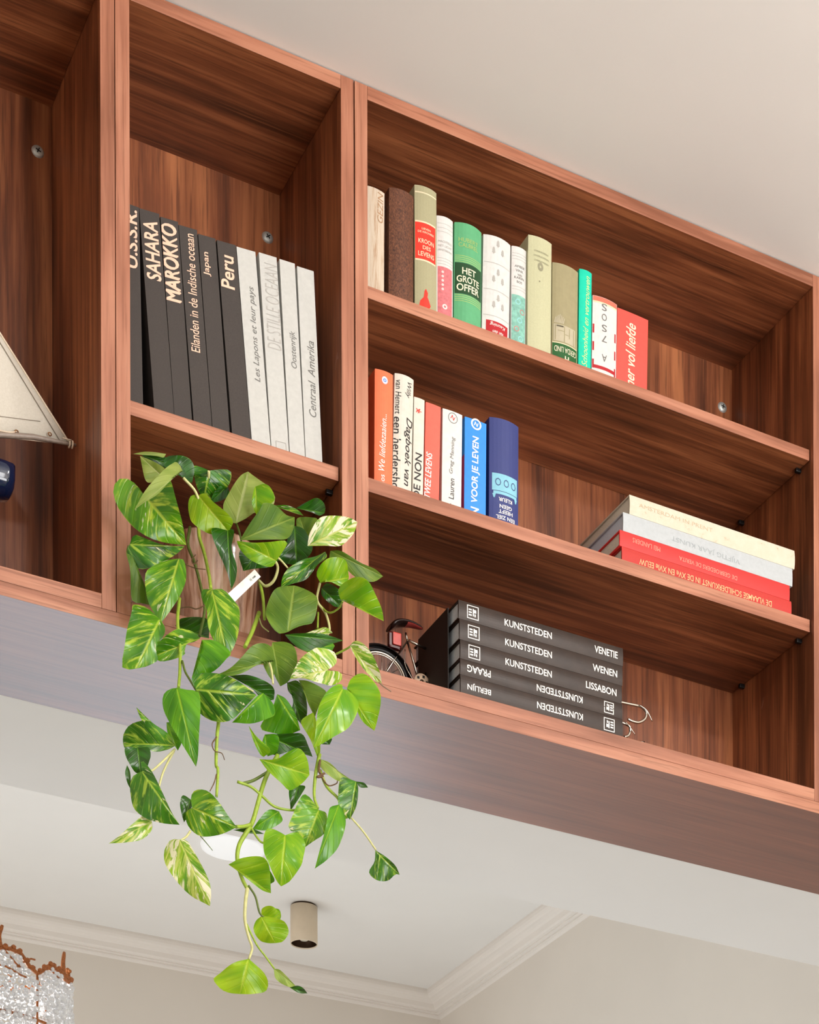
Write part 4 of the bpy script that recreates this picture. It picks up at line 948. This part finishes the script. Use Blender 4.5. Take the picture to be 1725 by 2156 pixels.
 (1, (1150,66), (1180,322), [(1168,120),(1190,250)], [(1086,130),(1140,232)], -0.125, 'y'),
 (1, (1200,205), (1240,240), [(1250,205)], [(1195,235)], -0.12, 'd'),
 (1, (1072,458), (1030,594), [(1107,470),(1082,522)], [(1018,490)], -0.130, 'd'),
 (1, (1182,592), (1108,787), [(1217,622),(1207,732)], [(1112,516),(1068,560),(1033,640),(1008,712),(1060,732)], -0.150, 'v', 0, 0.3),
 (1, (1290,563), (1166,890), [(1312,620),(1315,702),(1282,802),(1222,862)], [(1240,588),(1222,640),(1202,740),(1182,820)], -0.165, 'm', -0.02, -0.12),
 (1, (1382,438), (1350,637), [(1392,490),(1382,580)], [(1300,438),(1283,520),(1288,592)], -0.160, 'w', 0, 0.3),
 (1, (1190,318), (1372,440), [(1240,338),(1312,408)], [(1192,366),(1278,432)], -0.145, 'p'),
 (1, (1380,438), (1448,472), [(1422,444)], [(1400,468)], -0.160, 'd'),
 (1, (1270,590), (1340,638), [(1310,600)], [(1290,640)], -0.15, 'l'),
 (1, (1485,808), (1618,942), [(1542,844),(1592,890)], [(1480,870),(1450,926),(1490,967),(1552,972),(1592,940)], -0.165, 'w', 0, 0.2, 0.12),
 (1, (1000,728), (978,990), [(1062,708),(1107,770),(1097,850),(1082,910),(1030,967)], [(960,703),(908,688),(883,740),(888,840),(925,922),(955,967)], -0.175, 'l', -0.01, -0.15, 0.12),
 (1, (694,886), (926,1043), [(760,850),(862,838),(902,880),(918,962)], [(750,927),(830,992),(880,1027)], -0.165, 'l', 0, 0.25, 0.12),
 (1, (885,872), (922,988), [(942,965)], [(900,940)], -0.155, 'm'),
 (1, (967,600), (828,692), [(970,662),(890,707)], [(900,598),(858,640)], -0.130, 'm'),
 (1, (718,700), (892,722), [(800,688)], [(800,718)], -0.135, 'd'),
 (1, (870,1165), (946,1308), [(900,1168),(960,1180),(1002,1200),(1017,1250),(987,1297)], [(840,1190),(830,1240),(860,1292),(905,1308)], -0.165, 'y', 0, -0.2, 0.12),
 (1, (872,1162), (977,1182), [(873,1124),(910,1106),(962,1140)], [(900,1192),(950,1192)], -0.155, 'y'),
 (1, (930,1122), (968,1188), [(968,1130),(978,1165)], [(945,1160)], -0.150, 'l'),
 (1, (803,1394), (757,1577), [(832,1420),(882,1475),(909,1527),(892,1562),(822,1579)], [(740,1414),(660,1458),(615,1490),(648,1542),(700,1567)], -0.175, 'y', 0, -0.2, 0.12),
 (1, (938,1448), (1062,1547), [(972,1454),(1032,1514)], [(948,1502),(1010,1542)], -0.170, 'p'),
 (1, (1023,1548), (1122,1581), [(1062,1537),(1092,1550)], [(1070,1577)], -0.172, 'd'),
]
for L_ in OWN: leaf_own(*L_)
stem_g = plain('stem_lime', (150, 176, 54), 0.45, 0.15, 150); stem_d = plain('stem_olive', (92, 110, 40), 0.5, 0.2, 150); stem_p = plain('stem_pale', (206, 204, 140), 0.5, 0.1, 150); root_m = plain('brown_aerial_root', (104, 76, 48), 0.8, 0.2, 300)
def stem(name, pts, r0, r1, m, Y0, Y1=None, k=5):
    Y1 = Y0 if Y1 is None else Y1; n = len(pts)
    P = [at(u, v_, Y0+(Y1-Y0)*i/max(1, n-1))-PO for i, (u, v_) in enumerate(pts)]
    Q = spline(P, k); bm = bmesh.new(); tube(bm, Q, [r0+(r1-r0)*i/(len(Q)-1) for i in range(len(Q))], 8)
    return link_mesh(name, bm, m, plant)
STEMS = [
 ('stem', [(452, 1096), (424, 1090), (419, 1126), (430, 1164), (440, 1210), (444, 1240)], .0032, .0026, stem_g, 0.06, -0.09),
 ('stem', [(400, 1110), (396, 1147), (410, 1186), (424, 1240), (431, 1285), (420, 1340)], .0026, .0022, stem_d, 0.05, -0.08),
 ('stem', [(378, 1260), (374, 1308), (379, 1360), (379, 1410), (376, 1448)], .0028, .0024, stem_g, -0.05, -0.15),
 ('stem', [(386, 1006), (412, 1036), (422, 1074), (418, 1108)], .0022, .0018, stem_p, -0.09, -0.08),
 ('stem', [(440, 992), (438, 1048)], .0022, .0018, stem_p, -0.005, 0.03),
 ('stem', [(384, 1392), (390, 1414), (399, 1430), (412, 1452)], .0018, .0016, stem_d, -0.12, -0.165),
 ('stem', [(461, 1500), (460, 1524), (457, 1552), (455, 1609), (459, 1622), (456, 1678)], .0030, .0022, stem_g, -0.14, -0.165),
 ('stem', [(585, 1590), (565, 1626), (552, 1660), (535, 1721), (526, 1743)], .0034, .0034, stem_g, -0.13, -0.15),
 ('stem', [(526, 1742), (504, 1779), (500, 1814), (510, 1850), (521, 1872)], .0036, .0028, stem_g, -0.152, -0.168),
 ('stem', [(521, 1870), (517, 1900), (516, 1938), (524, 1974), (531, 1996), (524, 2020)], .0030, .0018, stem_p, -0.168, -0.175),
 ('stem', [(523, 1864), (538, 1888), (547, 1922), (560, 1934)], .0018, .0016, stem_d, -0.168, -0.165),
 ('stem', [(519, 1945), (540, 1988), (560, 2015), (578, 2040)], .0017, .0015, stem_g, -0.17, -0.17),
 ('stem', [(740, 1722), (766, 1752), (792, 1790)], .0016, .0016, stem_p, -0.16, -0.165),
 ('stem', [(500, 1646), (529, 1657), (553, 1677), (576, 1697), (604, 1705), (630, 1706)], .0024, .0020, stem_g, -0.142, -0.142),
 ('stem', [(510, 1650), (534, 1643), (563, 1626)], .0024, .0022, stem_d, -0.140, -0.135),
 ('stem', [(673, 1588), (664, 1636), (662, 1678), (670, 1702)], .0032, .0020, stem_g, -0.135, -0.15),
 ('stem', [(674, 1622), (688, 1656), (711, 1680), (716, 1694)], .0026, .0020, stem_g, -0.138, -0.16),
 ('stem', [(368, 1578), (346, 1600), (321, 1622), (305, 1626)], .0018, .0015, stem_p, -0.145, -0.16),
 ('stem', [(366, 1582), (350, 1612), (338, 1644), (320, 1724)], .0018, .0015, stem_p, -0.142, -0.145),
 ('stem', [(574, 1174), (585, 1194), (577, 1222), (560, 1234), (545, 1222)], .0022, .0022, stem_p, -0.07, -0.02),
 ('stem', [(580, 1170), (592, 1180), (606, 1196)], .0016, .0014, stem_p, -0.07, -0.06),
 ('stem', [(547, 1226), (554, 1260), (557, 1304)], .0028, .0024, stem_g, -0.02, -0.05),
 ('stem', [(546, 1290), (531, 1330), (516, 1362)], .0034, .0030, stem_g, -0.03, -0.10),
 ('stem', [(674, 1228), (668, 1264), (686, 1292), (694, 1322), (690, 1336)], .0020, .0020, stem_p, -0.05, -0.07),
 ('stem', [(670, 1290), (669, 1322)], .0018, .0016, stem_g, -0.04, -0.05),
 ('stem', [(672, 1272), (692, 1290), (712, 1282), (722, 1266)], .0016, .0014, stem_g, -0.05, -0.11),
 ('stem', [(702, 1380), (734, 1364), (744, 1354)], .0016, .0015, stem_g, -0.10, -0.14),
 ('stem', [(488, 1435), (510, 1443), (534, 1456)], .0018, .0012, stem_p, -0.175, -0.18),
 ('stem', [(566, 1394), (572, 1412), (575, 1440)], .0020, .0016, stem_p, -0.13, -0.15),
 ('stem', [(528, 1741), (542, 1764), (556, 1775), (588, 1768)], .0018, .0015, stem_g, -0.152, -0.17),
 ('stem', [(497, 1741), (514, 1740), (529, 1736)], .0028, .0028, stem_g, -0.165, -0.152),
 ('stem', [(401, 1750), (392, 1762), (380, 1770)], .0018, .0016, stem_p, -0.165, -0.172),
 ('stem', [(497, 1101), (504, 1120), (508, 1138)], .0018, .0016, stem_d, -0.02, -0.05),
 ('aerial_root', [(391, 1188), (410, 1196), (433, 1199)], .0009, .0007, root_m, -0.03, -0.02),
 ('aerial_root', [(376, 1280), (398, 1278), (414, 1282), (432, 1274)], .0012, .0009, root_m, -0.05, -0.06),
 ('aerial_root', [(457, 1551), (447, 1566), (452, 1581), (467, 1586), (473, 1600)], .0010, .0006, root_m, -0.156, -0.16),
 ('aerial_root', [(456, 1630), (451, 1648), (442, 1666)], .0010, .0007, root_m, -0.162, -0.165),
 ('aerial_root', [(672, 1618), (680, 1640), (692, 1654), (708, 1650), (711, 1644)], .0013, .0008, root_m, -0.145, -0.15),
 ('aerial_root', [(674, 1600), (672, 1624), (680, 1634), (668, 1636), (684, 1628)], .0018, .0016, root_m, -0.145, -0.146),
 ('aerial_root', [(422, 1760), (434, 1774), (448, 1791)], .0009, .0005, stem_d, -0.17, -0.17),
 ('aerial_root', [(790, 1426), (804, 1442), (824, 1456)], .0014, .0010, plain('dry_brown_tip', (140, 112, 92), 0.8, 0.2), -0.145, -0.15),
 ('aerial_root', [(546, 1302), (552, 1318), (566, 1330)], .0012, .0009, stem_p, -0.04, -0.05),
 ('aerial_root', [(416, 1180), (408, 1188), (404, 1178), (412, 1168)], .0010, .0008, root_m, -0.03, -0.03),
]
for s_ in STEMS: stem(*s_)
# stakes and label
tagm = plain('white_plant_label', (244, 242, 240), 0.5, 0.02); 
tg = [at(u, v_, y)-PO for (u, v_, y) in ((536.5, 1199, -0.035), (549, 1214, -0.037), (490, 1271, -0.058), (478, 1252, -0.056))]
bm = bmesh.new(); fr = [bm.verts.new(p) for p in tg]; bk_ = [bm.verts.new(p+Vector((0.0003, 0.0009, 0))) for p in tg]
bm.faces.new(fr); bm.faces.new(bk_[::-1])
for i in range(4): bm.faces.new((fr[i], bk_[i], bk_[(i+1) % 4], fr[(i+1) % 4]))
tago = link_mesh('plant_tag', bm, tagm, plant); tago['label'] = 'white plastic plant tag'
bm = bmesh.new(); ea = (tg[3]-tg[0]); eb = (tg[1]-tg[0]); nn = -ea.cross(eb).normalized()
if nn.y > 0: nn = -nn
for a0, a1, b0, b1 in ((.10, .16, .48, .66), (.17, .20, .50, .62), (.24, .25, .40, .7), (.27, .28, .42, .66)):
    bm.faces.new([bm.verts.new(tg[0]+ea*a+eb*b_+nn*0.0003) for a, b_ in ((a0, b0), (a1, b0), (a1, b1), (a0, b1))])
link_mesh('tag_print', bm, grey_i, tago, recalc=False)

# ------------------------------------------------------------------ crystal chandelier in the back room
bronze = plain('antique_bronze_beads', (168, 98, 46), 0.55, 0.35, 260, 0.15)
cn = N('cut_crystal'); cn.set(Roughness=0.06, IOR=1.6); cn.b.inputs['Base Color'].default_value = (0.97, 0.97, 0.98, 1); cn.b.inputs['Transmission Weight'].default_value = 0.3; cn.b.inputs['Metallic'].default_value = 0.12
YC, RC = 2.2, 0.235
def seen(p):
    d = p-CAM; z = d.dot(FW); return PX+FPX*d.dot(RT)/z, PY-FPX*d.dot(UP)/z, z
c0 = at(148, 2100, YC); vw = Vector((c0.x-CAM.x, c0.y-CAM.y, 0)).normalized(); rw = Vector((vw.y, -vw.x, 0))
cc = c0 - rw*RC; cc = Vector((cc.x, cc.y, 0)); zbase = c0.z
ch = thing('chandelier', 'crystal bead chandelier with bronze scalloped rim at the lower left', 'chandelier', (cc.x, cc.y, H+0.002))
CO = Vector((cc.x, cc.y, H+0.002))
TOP = [(-400, 2010), (-60, 1985), (-5, 1990), (10, 1991), (25, 1994), (45, 2003), (60, 2028), (80, 2047), (90, 2038), (105, 2030), (118, 2034), (128, 2046), (136, 2055), (142, 2062), (200, 2068)]
def drum(deg, z, r=RC):
    a = math.radians(deg); d = rw*math.sin(a) - vw*math.cos(a); return Vector((cc.x+d.x*r, cc.y+d.y*r, z)) - CO
def rim_z(deg):
    deg = (deg+180) % 360 - 180
    if abs(deg) > 100: return zbase + 0.08
    u, v_, z = seen(drum(deg, zbase)+CO)
    for (a, p), (b_, q) in zip(TOP, TOP[1:]):
        if a <= u <= b_:
            t = (u-a)/(b_-a); return CAM.z + (PY-(p+(q-p)*t))/FPX*z
    return zbase + 0.08
def deg_at(u): return min(range(-89, 90), key=lambda d: abs(seen(drum(d, zbase)+CO)[0]-u))
bm = bmesh.new(); tube(bm, [drum(k*3, rim_z(k*3)) for k in range(121)], 0.0052, 8, caps=False)
for zz in (-0.26, -0.12): tube(bm, [drum(k*6, zbase+zz, RC*0.985) for k in range(61)], 0.004, 6, caps=False)
for k in range(8): tube(bm, [drum(deg_at(80)+45*k, rim_z(deg_at(80)+45*k)), drum(deg_at(80)+45*k, zbase-0.26, RC*0.985)], 0.003, 6)
for k in range(3): 
    a = 200+60*k; tube(bm, spline([drum(a, rim_z(a)), drum(a, zbase+0.32, RC*0.55), drum(a, zbase+0.52, 0.01)], 6), 0.004, 6)
for a0, z0, a1, z1 in ((14, -0.02, 30, -0.055), (40, -0.03, 26, -0.06), (12, -0.07, 34, -0.075), (46, -0.045, 62, -0.04)):
    tube(bm, [drum(a0+(a1-a0)*k/5, zbase+0.055+z0+(z1-z0)*k/5+0.006*math.sin(k), RC*1.005) for k in range(6)], 0.0024, 6)
link_mesh('frame', bm, bronze, ch)
bm = bmesh.new()
for k in range(240):
    a = k*1.5; bmesh.ops.create_icosphere(bm, subdivisions=1, radius=0.0042+0.0015*((k*7) % 3), matrix=Matrix.Translation(drum(a, rim_z(a)+0.004*((k % 3)-0.6), RC+0.004*((k % 2)-0.3))))
rb = link_mesh('rim_beads', bm, bronze, ch, recalc=False); rb['kind'] = 'stuff'
for dg, hh in ((deg_at(3), 0.055), (deg_at(134), 0.064), (125, 0.05), (160, 0.05), (205, 0.05), (250, 0.05), (320, 0.05)):
    bm = bmesh.new(); tube(bm, spline([drum(dg, rim_z(dg)), drum(dg-1, rim_z(dg)+hh*0.5), drum(dg+1, rim_z(dg)+hh)], 4), [0.0068, 0.0062, 0.0058, 0.0062, 0.0056, 0.0052, 0.005, 0.0048, 0.0036], 8); link_mesh('rim_spike', bm, bronze, ch)
bm = bmesh.new(); tube(bm, [(0, 0, -0.03), (0, 0, zbase+0.52-CO.z)], 0.004, 8); lathe(bm, [(0.0, -0.035), (0.03, -0.03), (0.055, -0.01), (0.06, 0.0)], 24); link_mesh('ceiling_rod', bm, bronze, ch)
crng = random.Random(3); bm = bmesh.new(); bmesh.ops.create_uvsphere(bm, u_segments=8, v_segments=5, radius=0.0082)
cme = bpy.data.meshes.new('crystal'); bm.to_mesh(cme); bm.free(); cme.materials.append(cn.m)
rest = bmesh.new(); cnt = 0
for r_ in range(24):
    z = zbase + 0.145 - r_*0.0142
    for k in range(104):
        dg = k*360/104 + (1.73 if r_ % 2 else 0) + crng.uniform(-.5, .5); zz = z + crng.uniform(-.003, .003)
        if zz > rim_z(dg)-0.006 or zz < zbase-0.2: continue
        d_ = (dg+180) % 360-180
        if seen(p0 := drum(dg, zz)+CO)[2] < seen(cc+Vector((0, 0, zz)))[2] and 74 < seen(p0)[0] < 94 and seen(p0)[1] > 2112: continue
        p = drum(dg, zz, RC+crng.uniform(-.004, .004))
        if abs(d_) < 95 and seen(p0)[0] > -8 and seen(p0)[1] < 2166 and cnt < 300:
            o = bpy.data.objects.new('crystal', cme); COL.objects.link(o); o.parent = ch; o.location = p
            o.rotation_euler = (crng.uniform(0, 3), crng.uniform(0, 3), crng.uniform(0, 3)); sc_ = crng.uniform(0.8, 1.1); o.scale = (sc_, sc_, sc_*0.85); cnt += 1
        else:
            bmesh.ops.create_icosphere(rest, subdivisions=1, radius=0.0078, matrix=Matrix.Translation(p) @ Matrix.Rotation(crng.uniform(0, 3), 4, 'X'))
cs = link_mesh('crystal_strands', rest, cn.m, ch, recalc=False); cs['kind'] = 'stuff'
bl = bpy.data.lights.new('crystal_fill_light', 'POINT'); bl.energy = 2.2; bl.shadow_soft_size = 0.05; bl.color = (1.0, 0.97, 0.94)  # added point light inside the drum, brightens the crystals; no bulb modelled
blo = bpy.data.objects.new('crystal_fill_light', bl); COL.objects.link(blo); blo.location = (cc.x, cc.y, zbase-0.02)
